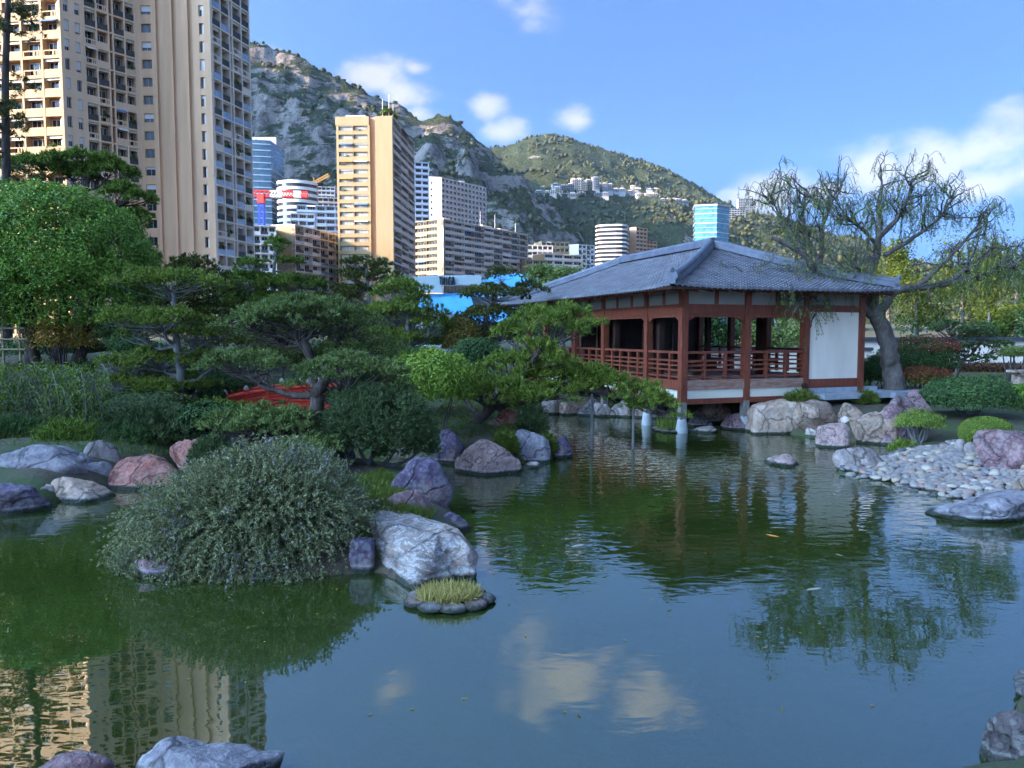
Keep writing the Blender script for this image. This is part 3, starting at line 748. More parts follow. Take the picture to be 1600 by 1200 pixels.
def rock_shape(seed, n=5, facets=13, rough=.075, sharp=15.0, boxy=.0):
    D, F = ico(n); rng = np.random.default_rng(seed)
    Nn = rdirs(facets, rng)
    if boxy: Nn = np.concatenate([Nn, np.array([(1, .1, .1), (-1, .05, .1), (.1, 1, .1), (0, -1, .15), (.05, .1, 1)])])
    Nn = nrm(Nn); c = rng.uniform(.62, 1.0, len(Nn))
    dp = np.maximum(D @ Nn.T, 1e-3) / c            # 1/r of each plane
    r = 1.0 / (np.sum(dp ** sharp, 1) + .75 ** sharp) ** (1 / sharp)
    V = D * r[:, None]
    V = V + D * (rough * fbm(V * 2.2 + seed * 3.1, 4, seed) + rough * .35 * fbm(V * 7 + seed, 3, seed + 3))[:, None]
    lo, hi = V.min(0), V.max(0); V = (V - (lo + hi) / 2) / (hi - lo) * 2
    return V, F
def rock_obj(name, label, mat, c, dims, rz, seed, n=4, group=None, parent=None, strata=0.0, **kw):
    V, F = rock_shape(seed, n, **kw)
    if strata: V = V + np.array([1, 1, 0]) * (strata * np.sign(V) * vnoise(np.stack([V[:, 2] * 9, V[:, 2] * 0 + seed, V[:, 0] * .6], 1), seed)[:, None])
    V = V * np.array(dims) / 2
    o = bpy.data.objects.new(name, mesh_from(name, V, F, RM[mat], True)); COL.objects.link(o)
    if parent is not None:
        off = LOC.get(parent.name, (0, 0, 0)); o.parent = parent; o.location = tuple(np.array(c) - off)
    else:
        o.location = c; tag(o, label, 'rock', group)
    o.rotation_euler = (0, 0, rz); return o
def R(px0, px1, ytop, ybase, mat, label, thick=.8, seed=1, z0=0.0, n=4, rz=None, sink=.6, **kw):
    px = (px0 + px1) / 2; fx, fy, _ = gnd(px, ybase, z0); w = (px1 - px0) / ppm(fy); 
    yc = fy + thick * w / 2; w *= yc / fy * .99
    top = at(px, ytop, yc)[2]; h = max(top - z0, .08); H = h * (1 + sink) + .05
    x = at(px, ybase, yc)[0]
    return rock_obj('boulder', label, mat, (x, yc, z0 + h - H / 2), (w * 1.04, thick * w, H), (rz if rz is not None else 0), seed, n, **kw)
def pxrock(): pass
# the long veined block and the stones of the near islet
rock_obj('boulder', 'long pale veined grey boulder sloping into the pond beside the rosemary', 'vein', (-1.38, 9.1, -.02), (0.98, 2.5, 1.02), math.radians(36), 41, 6, boxy=1, facets=5, sharp=18, rough=.07)
R(548, 588, 838, 897, 'purple', 'small flat faced purple stone between rosemary and veined boulder', 1.2, 7, boxy=1)
R(600, 694, 762, 838, 'plum', 'rounded brown purple boulder behind the long veined boulder', .8, 12, n=5)
R(592, 708, 712, 806, 'purple', 'big dark violet boulder under the clipped dark juniper', .7, 23, n=5)
R(684, 737, 797, 832, 'purple', 'low dark violet stone at water edge beside brown purple boulder', .9, 31)
R(205, 300, 870, 905, 'plum', 'plum stone showing through the hem of the rosemary bush', .7, 65)
R(500, 556, 690, 740, 'dark', 'dark stone in shadow at the foot of the juniper', .8, 77, z0=.15)
# far islet
R(678, 724, 670, 726, 'purple', 'upright violet stone left of the speckled pink boulder', .8, 5)
R(710, 814, 684, 744, 'pink', 'rounded speckled pink granite boulder at the pond edge', .75, 15, n=5)
R(792, 860, 670, 724, 'blue', 'blue grey pointed boulder ringed by bright green groundcover', .8, 25, n=5, boxy=1)
R(850, 896, 682, 717, 'purple', 'low purple stone at the tip of the pine islet', 1.1, 35)
R(768, 820, 636, 676, 'red', 'rounded reddish boulder beneath the leaning pine trunk', .8, 45, z0=.45)
R(816, 852, 725, 733, 'white', 'flat pale stone awash beside the blue grey boulder', 1.3, 55)
R(748, 790, 655, 676, 'brown', 'small brown stone beside the leaning pine trunk', .9, 46, z0=.45)
# left bank
R(-40, 146, 692, 772, 'blue', 'long layered blue grey slab overhanging the left bank', .55, 61, z0=.02, n=5, strata=.05, boxy=1)
R(-50, 72, 755, 808, 'purple', 'low violet boulder at the water below the layered slab', .7, 62, n=5)
R(50, 92, 756, 786, 'grey', 'small grey stone wedged below the layered slab', .9, 63)
R(82, 177, 745, 787, 'beige', 'tan and grey flat boulder at the left bank waterline', .7, 64, n=5)
R(122, 172, 722, 756, 'blue', 'bluish smooth stone resting on the tan flat boulder', .7, 66, z0=.1)
R(136, 186, 688, 742, 'grey', 'mossy grey block at the end of the layered slab', .8, 67, z0=.15)
R(176, 296, 712, 770, 'red', 'sloping dull red rock bank behind the rosemary', .8, 68, z0=-.05, sharp=6)
R(264, 334, 686, 732, 'red', 'craggy orange red boulder above the rosemary bush', .8, 69, z0=.1, rough=.12)
R(300, 328, 664, 690, 'purple', 'small dark violet stone behind the craggy red boulder', .9, 70, z0=.3)
R(340, 382, 652, 692, 'blue', 'dark blue rounded stone under the low pine branch', .9, 71, z0=.25)
R(321, 337, 670, 688, 'pink', 'small pinkish round stone between violet and blue stones', .9, 72, z0=.3)
R(395, 425, 682, 706, 'beige', 'small tan stone below the pine limb', .9, 73, z0=.2)
# stones of the dry cascade on the slope
for i, (a, b, t, u, m_, lb) in enumerate([(150, 212, 560, 588, 'blue', 'broad pale blue slab of the rock cascade'), (146, 190, 603, 622, 'blue', 'narrow pale slab lower in the rock cascade'),
        (158, 206, 538, 552, 'grey', 'flat grey step stone at the head of the cascade'), (148, 188, 588, 603, 'grey', 'grey stone between the two cascade slabs'),
        (160, 200, 622, 636, 'grey', 'small grey stone at the foot of the cascade'), (30, 66, 574, 592, 'grey', 'grey stone half hidden by weeping shrub')]):
    z_ = [1.55, .95, 1.95, 1.2, .8, 1.5][i]
    R(a, b, t, u, m_, lb, .9, 80 + i, z0=z_, sink=.8)
# under the pavilion
for i, (a, b, t, u, m_, lb) in enumerate([
        (1074, 1112, 645, 668, 'dark', 'dark stone in the shade under the pavilion corner'), (1080, 1150, 628, 662, 'brown', 'brown boulder under the pavilion front beam'),
        (1128, 1180, 645, 673, 'plum', 'plum boulder behind the second front stilt'), (1164, 1266, 624, 679, 'beige', 'large tan flat faced boulder under the pavilion'),
        (1276, 1333, 660, 701, 'pink', 'square grey pink granite boulder standing in the pond'), (1258, 1290, 652, 684, 'white', 'small pale stone behind the square granite boulder'),
        (1332, 1404, 638, 696, 'brown', 'tall brown grey boulder right of the pavilion'), (1362, 1432, 616, 696, 'plum', 'tall plum streaked boulder in front of the pepper tree')]):
    R(a, b, t, u, m_, lb, .8, 100 + i, n=5 if b - a > 60 else 4, boxy=1 if i in (3, 4) else 0)
for i, (a, b, t, u, z_, m_, lb) in enumerate([(1240, 1312, 626, 662, .42, 'brown', 'rounded olive brown boulder on the wall below the white panel'),
        (1308, 1356, 629, 656, .5, 'brown', 'brown grey boulder beside the olive brown one'), (1308, 1346, 650, 674, .2, 'white', 'whitish stone wedged above the granite boulder'),
        (1418, 1460, 608, 660, .5, 'plum', 'upright plum grey stone behind the twiggy shrub'), (1270, 1300, 648, 662, .3, 'white', 'small white stone packed in the wall'),
        (1488, 1512, 686, 716, .2, 'grey', 'thin upright grey stone beside the clipped round bush'), (1504, 1530, 690, 714, .25, 'grey', 'small grey wedge stone by the clipped round bush')]):
    R(a, b, t, u, m_, lb, .8, 120 + i, z0=z_)
for i in range(8):
    a = 846 + i * 27; R(a, a + 34 + (i % 3) * 6, 622 + (i % 2) * 6, 648 + i * 1.2, ('grey', 'brown', 'dark', 'grey')[i % 4], ['small grey shore stone at the corner of the pine islet', 'brown shore stone by the far pavilion stilt', 'dark shore stone between far pavilion stilts', 'wide grey shore stone behind the iris islet', 'grey shore stone behind the second left stilt', 'brown shore stone behind the leaning pine tip', 'dark shore stone behind the third left stilt', 'wide grey shore stone near the pavilion corner stilt'][i], .9, 140 + i, group='shore stones under the pavilion')
# right side
R(1193, 1255, 709, 730, 'pink', 'flat pinkish stone alone in the pond before the white wall', 1.0, 151)
R(1302, 1398, 697, 740, 'grey', 'long flat grey slab along the tip of the cobble beach', .55, 152, n=5, rz=.25)
R(1452, 1650, 766, 818, 'blue', 'broad layered blue grey slab at the edge of the cobble beach', .6, 153, n=5, strata=.05)
R(1520, 1650, 670, 742, 'plum', 'large plum red boulder beside the clipped round bush', .7, 154, z0=.18, n=5)
R(1588, 1650, 742, 790, 'brown', 'brown boulder on the cobbles behind the layered slab', .8, 155, z0=.1)
R(1533, 1680, 1102, 1215, 'dark', 'dark wet rock in the near right corner of the pond', .7, 156, n=6)
R(200, 436, 1163, 1260, 'blue', 'blue grey rock on the near bank', .6, 157, n=6, z0=.0)
R(40, 180, 1182, 1262, 'plum', 'pinkish plum rock on the near bank beside the blue grey one', .7, 158, n=6)
R(1076, 1118, 665, 678, 'grey', 'flat grey stone awash by the pavilion corner stilt', 1.0, 159, sink=.4)

# cobble beaches
COB = [plain('cobble_' + n_, c, tuple(q * .72 for q in c), 9, .6, .12, 40, .3) for n_, c in (('blue_grey', (.20, .165, .165)), ('pale', (.42, .335, .26)), ('grey', (.25, .205, .18)), ('tan', (.35, .255, .18)), ('rose', (.30, .19, .15)))]
COBW = plain('wet_cobble', (.10, .09, .085), (.06, .055, .05), 9, .25, .1, 40, .5)
def cobbles(name, label, poly_px, seed, r0, r1, z0=.02):
    poly = np.array([gnd(*p)[:2] for p in poly_px]); rng = np.random.default_rng(seed); lo, hi = poly.min(0), poly.max(0)
    c = poly.mean(0); bed = thing(name, label, None, (c[0], c[1], 0)); bed['kind'] = 'structure'
    D, F = ico(3); shapes = []
    g = MB(); g.prism([tuple(p) for p in c + (poly - c) * 1.04], -.4, -.025); g.build('gravel_bed', COB[2], bed)
    for k in range(10):
        V = D * (1 + .10 * vnoise(D * 1.6 + k * 5, k)[:, None])
        me = mesh_from('cobble', V, F, COB[k % 5], True); shapes.append(me)
    wet = [mesh_from('cobble', D * (1 + .1 * vnoise(D * 1.6 + k * 9, k)[:, None]), F, COBW, True) for k in range(3)]
    pts = []
    for _ in range(26000):
        p = rng.uniform(lo, hi); r = rng.uniform(r0, r1)
        if all((p[0] - q[0]) ** 2 + (p[1] - q[1]) ** 2 > (.66 * (r + q[2])) ** 2 for q in pts): pts.append((p[0], p[1], r))
    P = np.array(pts); ins = sdist(P[:, :2], poly); P = P[ins > -.02]; d = ins[ins > -.02]
    for (x, y, r), dd in zip(P[:298], d[:298]):
        z = z0 + min(max(land_h([(x, y)])[0], -.05), .35) + rng.uniform(-.01, .02)
        o = inst('cobble', wet[rng.integers(3)] if dd < .12 else shapes[rng.integers(10)], bed, (x, y, z), rng.uniform(0, 6.28), (r * rng.uniform(.95, 1.25), r * rng.uniform(.85, 1.0), r * rng.uniform(.5, .68)))
        o.rotation_euler = (rng.normal() * .12, rng.normal() * .12, rng.uniform(0, 6.28))
    rest = MB()
    for x, y, r in P[298:]:
        z = z0 + min(max(land_h([(x, y)])[0], -.05), .35); rest.add(ico(2)[0] * np.array((r * 1.1, r * .9, r * .55)) + np.array((x, y, z)), [ico(2)[1]])
    if rest.n: rest.build('small_cobbles', COB[2], bed, True)['kind'] = 'stuff'
    return len(P)
n1_ = cobbles('cobble_beach', 'beach of smooth blue grey and cream cobbles', [(1305, 741), (1340, 728), (1372, 720), (1420, 712), (1500, 706), (1530, 728), (1650, 748), (1660, 815), (1500, 786), (1400, 759)], 3, .055, .115)
n2_ = cobbles('cobble_beach', 'patch of cobbles on the near right bank', [(1600, 1108), (1588, 1085), (1615, 1045), (1720, 1040), (1760, 1120), (1640, 1130)], 8, .05, .08)
print('cobbles', n1_, n2_)
# ------------------------------------------------------------------ city: towers and blocks behind the garden
OCHRE = plain('ochre_concrete', (.76, .45, .265), (.60, .35, .205), .25, .85, .05, 6, .15, (3, 3, .25))
OCHREL = plain('light_ochre_concrete', (.80, .53, .34), (.68, .44, .28), .25, .85, .05, 6, .15, (3, 3, .25))
SANDA = plain('golden_concrete', (.48, .315, .165), (.40, .26, .137), .2, .85, .05, 6, .15, (3, 3, .25))
SAND = plain('sand_concrete', (.345, .235, .118), (.29, .198, .098), .2, .85, .05, 6, .15, (3, 3, .25))
CREAMC = plain('cream_concrete', (.78, .63, .51), (.69, .55, .445), .2, .85, .05, 6, .15, (3, 3, .25))
WHITEC = plain('white_render', (.68, .62, .58), (.60, .545, .51), .2, .85, .04, 6, .15)
PINKC = plain('pinkish_render', (.70, .55, .465), (.61, .475, .40), .2, .85, .04, 6, .15)
ORANGEC = plain('salmon_render', (.55, .32, .20), (.48, .27, .17), .2, .85, .04, 6, .15)
GREYC = plain('grey_concrete', (.38, .38, .39), (.32, .32, .33), .2, .85, .04, 6, .15)
BLUEC = plain('blue_grey_cladding', (.30, .37, .46), (.24, .30, .38), .2, .5, .04, 6, .3)
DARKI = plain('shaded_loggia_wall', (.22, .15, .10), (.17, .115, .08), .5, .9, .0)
BLIND = plain('beige_blind', (.58, .50, .38), (.50, .43, .33), .6, .8, 0)
RAILD = plain('dark_balcony_rail', (.06, .055, .05), (.09, .08, .07), 2, .5, 0)
REDP = plain('crane_red_paint', (.55, .035, .02), (.45, .03, .02), .5, .5, 0)
WHITEP = plain('crane_white_paint', (.7, .7, .68), (.6, .6, .58), .5, .5, 0)
BLUEP = plain('crane_blue_paint', (.02, .06, .42), (.02, .05, .34), .5, .5, 0)
YELP = plain('crane_yellow_paint', (.45, .25, .06), (.4, .22, .05), .5, .5, 0)
def glassmat(name, c, rough=.08, spec=.8):
    m, nt, N, L, b = nodes_of(name)
    geo = N.new('ShaderNodeNewGeometry'); n = noise_node(N, L, geo.outputs['Position'], .35, 2)
    L.new(ramp(N, L, n, [(.35, tuple(q * .6 for q in c)), (.65, c)]), b.inputs['Base Color'])
    b.inputs['Roughness'].default_value = rough; b.inputs['Specular IOR Level'].default_value = spec; return m
GLASS = glassmat('window_glass', (.035, .036, .038), .12, .4); GLASSB = glassmat('blue_curtain_glass', (.05, .11, .16)); GLASST = glassmat('turquoise_glass', (.08, .24, .32)); GLASSP = glassmat('pale_balcony_glass', (.30, .36, .45), .2)

CURT = glassmat('curtained_window_glass', (.42, .34, .25), .3)
_cache = {}
AWN = [plain('awning_' + n_, c, tuple(q * .85 for q in c), 1, .8, 0) for n_, c in (('orange', (.55, .22, .06)), ('green', (.10, .22, .12)), ('white', (.62, .58, .52)), ('blue', (.10, .20, .42)))]
BPLANT = leafmat('balcony_plant_leaf', (.015, .04, .01), (.045, .10, .02), (.11, .18, .04))
_r = np.random.default_rng(8); _p = _r.normal(size=(60, 3)) * np.array((.55, .10, .16))
BPM = mesh_from('balcony_plants', *needles(_p, nrm(_r.normal(size=(60, 3)) + np.array((0, 0, .6))), 6, .3, .10, .6, _r), BPLANT)
_q = MB(); _q.add([(-.5, 0, 0), (.5, 0, 0), (.5, -.9, -.55), (-.5, -.9, -.55), (-.5, 0, .03), (.5, 0, .03), (.5, -.9, -.52), (-.5, -.9, -.52)], [(3, 2, 1, 0), (4, 5, 6, 7), (2, 3, 7, 6), (0, 1, 5, 4), (1, 2, 6, 5), (3, 0, 4, 7)])
AWM = [_q.mesh('awning', a_) for a_ in AWN]
def boxmesh(key, c, d, mat, extra=None):
    k = (key, tuple(np.round(c, 3)), tuple(np.round(d, 3)), mat.name, extra)
    if k not in _cache:
        q = MB(); q.box(c, d)
        if extra == 'slots':        # parapet with two slot openings, modelled as three pieces
            q = MB(); w, t, h = d; x0 = c[0] - w / 2; z0 = c[2] - h / 2
            q.box((c[0], c[1], z0 + .09 * h), (w, t, .18 * h)); q.box((c[0], c[1], z0 + .91 * h), (w, t, .18 * h))
            for a, b_ in ((0, .08), (.56, .66), (.76, .84), (.93, 1.0)): q.box((x0 + w * (a + b_) / 2, c[1], z0 + .5 * h), (w * (b_ - a), t * .98, .64 * h))
        if extra == 'bars':
            q = MB(); w, t, h = d; x0 = c[0] - w / 2; z0 = c[2] - h / 2
            q.box((c[0], c[1], z0 + h - .04), (w, t, .07)); q.box((c[0], c[1], z0 + .1), (w, t, .05)); q.box((c[0], c[1] + .01, z0 + h * .5), (w, t * .25, h * .8))
            for i in range(7): q.box((x0 + w * (i + .5) / 7, c[1] - .02, z0 + h * .5), (.04, .04, h * .9))
        _cache[k] = q.mesh(key, mat)
    return _cache[k]
def winmesh(w, h, frame, glass, key='window', mull=1):
    k = (key, round(w, 2), round(h, 2), frame.name, glass.name, mull)
    if k not in _cache:
        q = MB(); t = .07
        q.box((0, .02, 0), (w, .03, h)); n1 = 1
        fr = MB(); fr.box((0, -.01, h / 2 - t / 2), (w, .06, t)); fr.box((0, -.01, -h / 2 + t / 2), (w, .06, t))
        for i in range(mull + 2): fr.box((-w / 2 + t / 2 + (w - t) * i / (mull + 1), -.012, 0), (t, .06, h - 2 * t))
        V = np.concatenate(q.V + fr.V); F = np.concatenate([np.concatenate(q.F[4]), np.concatenate(fr.F[4]) + q.n])
        mi = np.r_[np.zeros(len(np.concatenate(q.F[4]))), np.ones(len(np.concatenate(fr.F[4])))]
        _cache[k] = mesh_from(key, V, F, [glass, frame], False, mi)
    return _cache[k]

def facade(bld, p0, dirv, z0, bays, floors, fh, mat, inset=1.4, slab=.26, pier=.22, det=(0, 99), seed=1, ph=1.0, par=('solid', 'slots', 'bars'), blind=.5, parmat=None, winh=None, glass=None):
    """one elevation: bays is [(width, kind)], kind b=loggia w=window in wall p=plain s=dark slot. Pieces inside det are objects, others joined."""
    rng = np.random.default_rng(seed); d = nrm(np.array(dirv, float)); n = np.array([d[1], -d[0]]); rz = math.atan2(d[1], d[0])
    p0 = np.array(p0, float)
    def W(u, v, z): return (p0[0] + d[0] * u - n[0] * v, p0[1] + d[1] * u - n[1] * v, z)      # v>0 = into the building
    H = floors * fh; fr = MB(); rest = MB(); back = MB(); restw = MB(); parmat = parmat or mat
    u = 0.0
    for bi, (w, kind) in enumerate(bays):
        um = u + w / 2
        if kind == 'p':
            fr.box(W(um, inset / 2, z0 + H / 2), (w, inset, H), rz)
        elif kind == 'r':           # projecting rib
            fr.box(W(um, inset / 2 - .2, z0 + H / 2), (w, inset + .4, H), rz)
        elif kind in 'bs':
            fr.box(W(u + pier / 2, inset / 2, z0 + H / 2), (pier, inset, H), rz)
            if bi == len(bays) - 1 or bays[bi + 1][1] not in 'bs': fr.box(W(u + w - pier / 2, inset / 2, z0 + H / 2), (pier, inset, H), rz)
            back.box(W(um, inset - .05, z0 + H / 2), (w, .1, H), rz)
            for f in range(floors + 1):
                fr.box(W(um + pier / 2, inset / 2 + .015, z0 + f * fh), (w - pier, inset - .03, slab), rz)
            for f in range(floors):
                zc = z0 + f * fh; ow = w - pier; uc = um + pier / 2 if (bi < len(bays) - 1 and bays[bi + 1][1] in 'bs') else um
                ow = ow if (bi < len(bays) - 1 and bays[bi + 1][1] in 'bs') else w - 2 * pier
                if kind == 's': continue
                zp = zc + slab / 2 + ph / 2; wz = zc + slab / 2 + (fh - slab) * .5
                if det[0] <= f <= det[1]:
                    k = par[rng.integers(len(par))]
                    me = boxmesh('balcony', (0, 0, 0), (ow, .12, ph), {'solid': parmat, 'slots': parmat, 'bars': RAILD, 'glass': GLASSP}[k], k if k in ('slots', 'bars') else None)
                    inst('balcony', me, bld, W(uc, .10, zp), rz)
                    inst('window', winmesh(ow * .8, (fh - slab) * .86, CREAMC, glass or GLASS, mull=1 + (ow > 2.6)), bld, W(uc, inset - .14, wz - .08), rz)
                    if rng.random() < blind:
                        hb = rng.uniform(.12, .5); inst('blind', boxmesh('blind', (0, 0, 0), (ow * .96, .05, round(hb, 1)), BLIND), bld, W(uc, .28, zc + fh - slab / 2 - round(hb, 1) / 2 - .02), rz)
                    if rng.random() < .14: inst('balcony_plants', BPM, bld, W(uc + rng.uniform(-.2, .2) * ow, .12, zp + ph / 2 + .05), rz, (min(1.2, ow / 2.2), 1, 1))
                    if rng.random() < .07: inst('awning', AWM[rng.integers(4)], bld, W(uc, .05, zc + fh - slab / 2 - .05), rz, (ow * .95, 1, 1))
                else:
                    rest.box(W(uc, .10, zp), (ow, .12, ph), rz); restw.box(W(uc, inset - .12, wz - .08), (ow * .8, .06, (fh - slab) * .86), rz)
        elif kind == 'w':
            wh = winh or fh * .5; ww = w * .62
            fr.box(W(u + w * .095, .35, z0 + H / 2), (w * .19, .7, H), rz); fr.box(W(u + w * .905, .35, z0 + H / 2), (w * .19, .7, H), rz)
            back.box(W(um, .68, z0 + H / 2), (w, .05, H), rz)
            for f in range(floors):
                zc = z0 + f * fh
                fr.box(W(um, .35, zc + (fh - wh) / 2 - .01), (ww, .68, fh - wh), rz)
                wz = zc + fh - wh / 2 - .01
                if det[0] <= f <= det[1]:
                    inst('window', winmesh(ww, wh, GREYC, GLASS), bld, W(um, .36, wz), rz)
                    if rng.random() < blind: hb = round(wh * rng.uniform(.25, .95), 1); inst('blind', boxmesh('blind', (0, 0, 0), (ww, .04, hb), WHITEC), bld, W(um, .25, wz + wh / 2 - hb / 2), rz)
                else: restw.box(W(um, .36, wz), (ww, .05, wh), rz)
        u += w
    fr.build('facade_frame', mat, bld)
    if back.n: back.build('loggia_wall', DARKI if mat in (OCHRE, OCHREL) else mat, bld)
    if rest.n: rest.build('balconies_beyond', parmat, bld)['kind'] = 'stuff'
    if restw.n: restw.build('windows_beyond', GLASS, bld)['kind'] = 'stuff'
    return u

def build_city():
    # --- tall ochre tower complex at left
    b = thing('apartment_tower', 'tall ochre apartment tower with gridded balconies and blank concrete wall', 'tower', (-62, 124, 1.5))
    fh = 2.9; Z0 = 1.5; NF = 26; det = (4, 21)
    A1 = np.array((-68.96, 116.35)); dA = nrm(np.array((1.0, -.14))); A0 = A1 - dA * 17.4
    facade(b, A0, dA, Z0, [(3.6, 'b')] * 2 + [(3.2, 'b'), (3.5, 'b'), (3.5, 'b')], NF, fh, SANDA, 1.2, .3, .35, det, 3, 1.0, ('solid', 'solid', 'slots'), .6)
    dB = nrm(np.array((.61, .79)))
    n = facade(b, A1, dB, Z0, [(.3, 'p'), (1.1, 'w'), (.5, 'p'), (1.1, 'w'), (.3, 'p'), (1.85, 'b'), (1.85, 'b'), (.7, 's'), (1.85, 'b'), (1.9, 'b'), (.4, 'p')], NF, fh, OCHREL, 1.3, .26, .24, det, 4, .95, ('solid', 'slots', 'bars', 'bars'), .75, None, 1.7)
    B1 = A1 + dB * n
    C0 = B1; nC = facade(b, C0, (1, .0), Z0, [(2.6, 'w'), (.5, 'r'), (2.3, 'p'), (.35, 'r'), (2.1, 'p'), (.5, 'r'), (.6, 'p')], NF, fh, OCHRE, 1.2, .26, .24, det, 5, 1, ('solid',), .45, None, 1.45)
    C1 = C0 + np.array((nC, 0)); D0 = C1 + np.array((3.1, -.35))
    facade(b, C1, D0 - C1, Z0, [(.9, 'p'), (1.35, 'w'), (.87, 'p')], NF, fh, OCHRE, 1.0, .26, .24, det, 6, 1, ('solid',), .2, None, 1.8)
    dD = nrm(np.array((.27, .963)))
    nD = facade(b, D0, dD, Z0, [(.3, 'p'), (2.3, 'b'), (2.3, 'b'), (.8, 's'), (2.5, 'b'), (2.6, 'b')], NF, fh, CREAMC, 1.5, .26, .26, det, 7, 1.0, ('slots', 'bars', 'bars', 'glass', 'glass', 'solid'), .8)
    D1 = D0 + dD * nD; H = NF * fh
    ins = lambda p, d, k: p - np.array((d[1], -d[0])) * k
    poly = [ins(A0, dA, 1.18), ins(A1, dA, 1.18) - dA * 1.2, A1 + np.array((-1.2, 1.9)), ins(B1, dB, 1.28) - dB * .3, C0 + np.array((.3, 1.18)), C1 + np.array((0, 1.18)), D0 + np.array((-1.2, 1.25)), D0 + np.array((-1.45, 2.2)), ins(D1, dD, 1.48), D1 + np.array((-20, 14.)), A0 + np.array((0, 32.))]
    q = MB(); q.prism([tuple(p) for p in poly], Z0, Z0 + H + .6); q.build('core', OCHRE, b)

    # --- sunlit tower with the blank strip
    b = thing('apartment_tower', 'slim sunlit beige tower with stacked balconies and rooftop palms', 'tower', (-50, 263, 4))
    X = lambda px, Y: (px - 800) / FPX * Y
    dF = nrm(np.array((.998, -.05))); dR = nrm(np.array((.07, .998))); fh = 2.95; Z0 = 4; NF = 25
    p0 = np.array((X(531, 263), 263.)); det = (2, 24)
    n = facade(b, p0, dF, Z0, [(.7, 'p'), (5.2, 'b'), (5.2, 'b'), (.7, 'p')], NF - 1, fh, SAND, .8, .34, .12, det, 11, 1.05, ('solid',), .15, None, None, CURT)
    q0 = p0 + dF * n
    q = MB(); c = q0 + dF * 1.2; q.box((c[0] + .0, c[1] + 3.0, Z0 + NF * fh / 2), (2.6, 3.0, NF * fh), math.atan2(dF[1], dF[0])); q.build('recess_wall', OCHRE, b)
    s0 = q0 + dF * 2.0; q = MB(); cc = s0 + dF * 3.0; q.box((cc[0], cc[1] + 1.5, Z0 + NF * fh / 2), (6.0, 3.4, NF * fh), math.atan2(dF[1], dF[0])); q.build('blank_wall', SAND, b)
    r0 = s0 + dF * 6.05 + np.array((0.0, .1))
    facade(b, r0, dR, Z0, [(12.6, 'b'), (12.6, 'b'), (12.6, 'b')], NF, fh, PINKC, 1.6, .5, .4, (2, 24), 12, 1.0, ('solid', 'solid', 'bars'), .4)
    rb = r0 + dR * 37.8
    poly = [p0 + np.array((.1, 1.55)), s0 + np.array((.2, 1.6)), r0 + np.array((-1.58, 1.0)), rb + np.array((-1.6, 0)), rb + np.array((-17, 0)), p0 + np.array((.1, 30))]
    q = MB(); q.prism([tuple(p) for p in poly], Z0, Z0 + NF * fh - .3); q.build('core', SAND, b)
    q = MB(); a = p0 + dF * (n / 2); q.box((a[0], a[1] + 6, Z0 + NF * fh - 1.4), (n, 12, 2.9), math.atan2(dF[1], dF[0])); q.build('parapet_storey', SAND, b)
    q = MB(); q.box((p0[0] + 6, p0[1] + 6, Z0 + NF * fh + .9), (7, 4, 1.6)); q.build('roof_hut', CREAMC, b)
    for dx, h in ((15.3, 8), (17.6, 9.5), (19, 6)):
        q = MB(); x, y = p0[0] + dx, 268; z = Z0 + NF * fh - .4
        q.tube([(x, y, z), (x + .1, y, z + h)], [.16, .1], 5); q.build('mast', CREAMC, b)

    # --- generic blocks: floors as slabs, windows as bays
    def block(name, label, cat, p0, dF, wF, dS, wS, top, z0, fh, mat, bayF, bayS=None, matS=None, par=('solid',), inset=1.4, detF=True, parmat=None, core=None):
        p0 = np.array(p0, float); dF = nrm(np.array(dF, float)); b = thing(name, label, cat, (p0[0], p0[1], z0)); NF = max(2, round((top - z0) / fh)); fh = (top - z0) / NF
        nb = max(1, round(wF / bayF)); facade(b, p0, dF, z0, [(wF / nb, 'b')] * nb, NF, fh, mat, inset, .45 if bayF > 5 else .3, .2, (0, 99) if detF else (-2, -1), 31, 1.0, par, .15, parmat)
        e = p0 + dF * wF
        poly = [p0 - np.array((dF[1], -dF[0])) * (inset - .02), e - np.array((dF[1], -dF[0])) * (inset - .02)]
        if dS is not None:
            dS = nrm(np.array(dS, float)); ps = p0 + dS * wS    # side running away to the left; travel towards p0
            if bayS: facade(b, ps, -dS, z0, [((wS - 3.5) / max(1, round((wS - 3.5) / bayS)), 'b')] * max(1, round((wS - 3.5) / bayS)) + [(3.48, 'p')], NF, fh, matS or mat, 1.2, .35, .2, (0, 99) if detF else (-2, -1), 32, 1.0, ('solid',), .2)
            else:
                q = MB(); q.beam((*(ps - np.array((-dS[1], dS[0])) * .15), z0 + NF * fh / 2), (*(p0 - np.array((-dS[1], dS[0])) * .15 + dS * .05), z0 + NF * fh / 2), .3, NF * fh); q.build('end_wall', matS or mat, b)
            nS = np.array((-dS[1], dS[0]))
            ii = 1.18 if bayS else .1
            sgn = 1 if (e - p0) @ nS > 0 else -1
            poly = [p0 + sgn * nS * ii - np.array((dF[1], -dF[0])) * (inset - .02), e - np.array((dF[1], -dF[0])) * (inset - .02), e + dS * wS, ps + sgn * nS * ii]
        else: poly += [e + np.array((-dF[1], dF[0])) * 14, p0 + np.array((-dF[1], dF[0])) * 14]
        q = MB(); q.prism([tuple(p) for p in poly], z0 - 2, z0 + NF * fh + .35); q.build('core', core or mat, b); return b
    def top(py, Y): return at(800, py, Y)[2]
    b = block('apartment_block', 'long beige slab block with pink grey balcony bands and flagpoles', 'building', (X(694, 340), 340), (.58, .81), 68, (-.81, .58), 17.5, top(342, 340), 6, 3.1, PINKC, 7.5, 6.5, SAND, ('solid', 'solid', 'bars'))
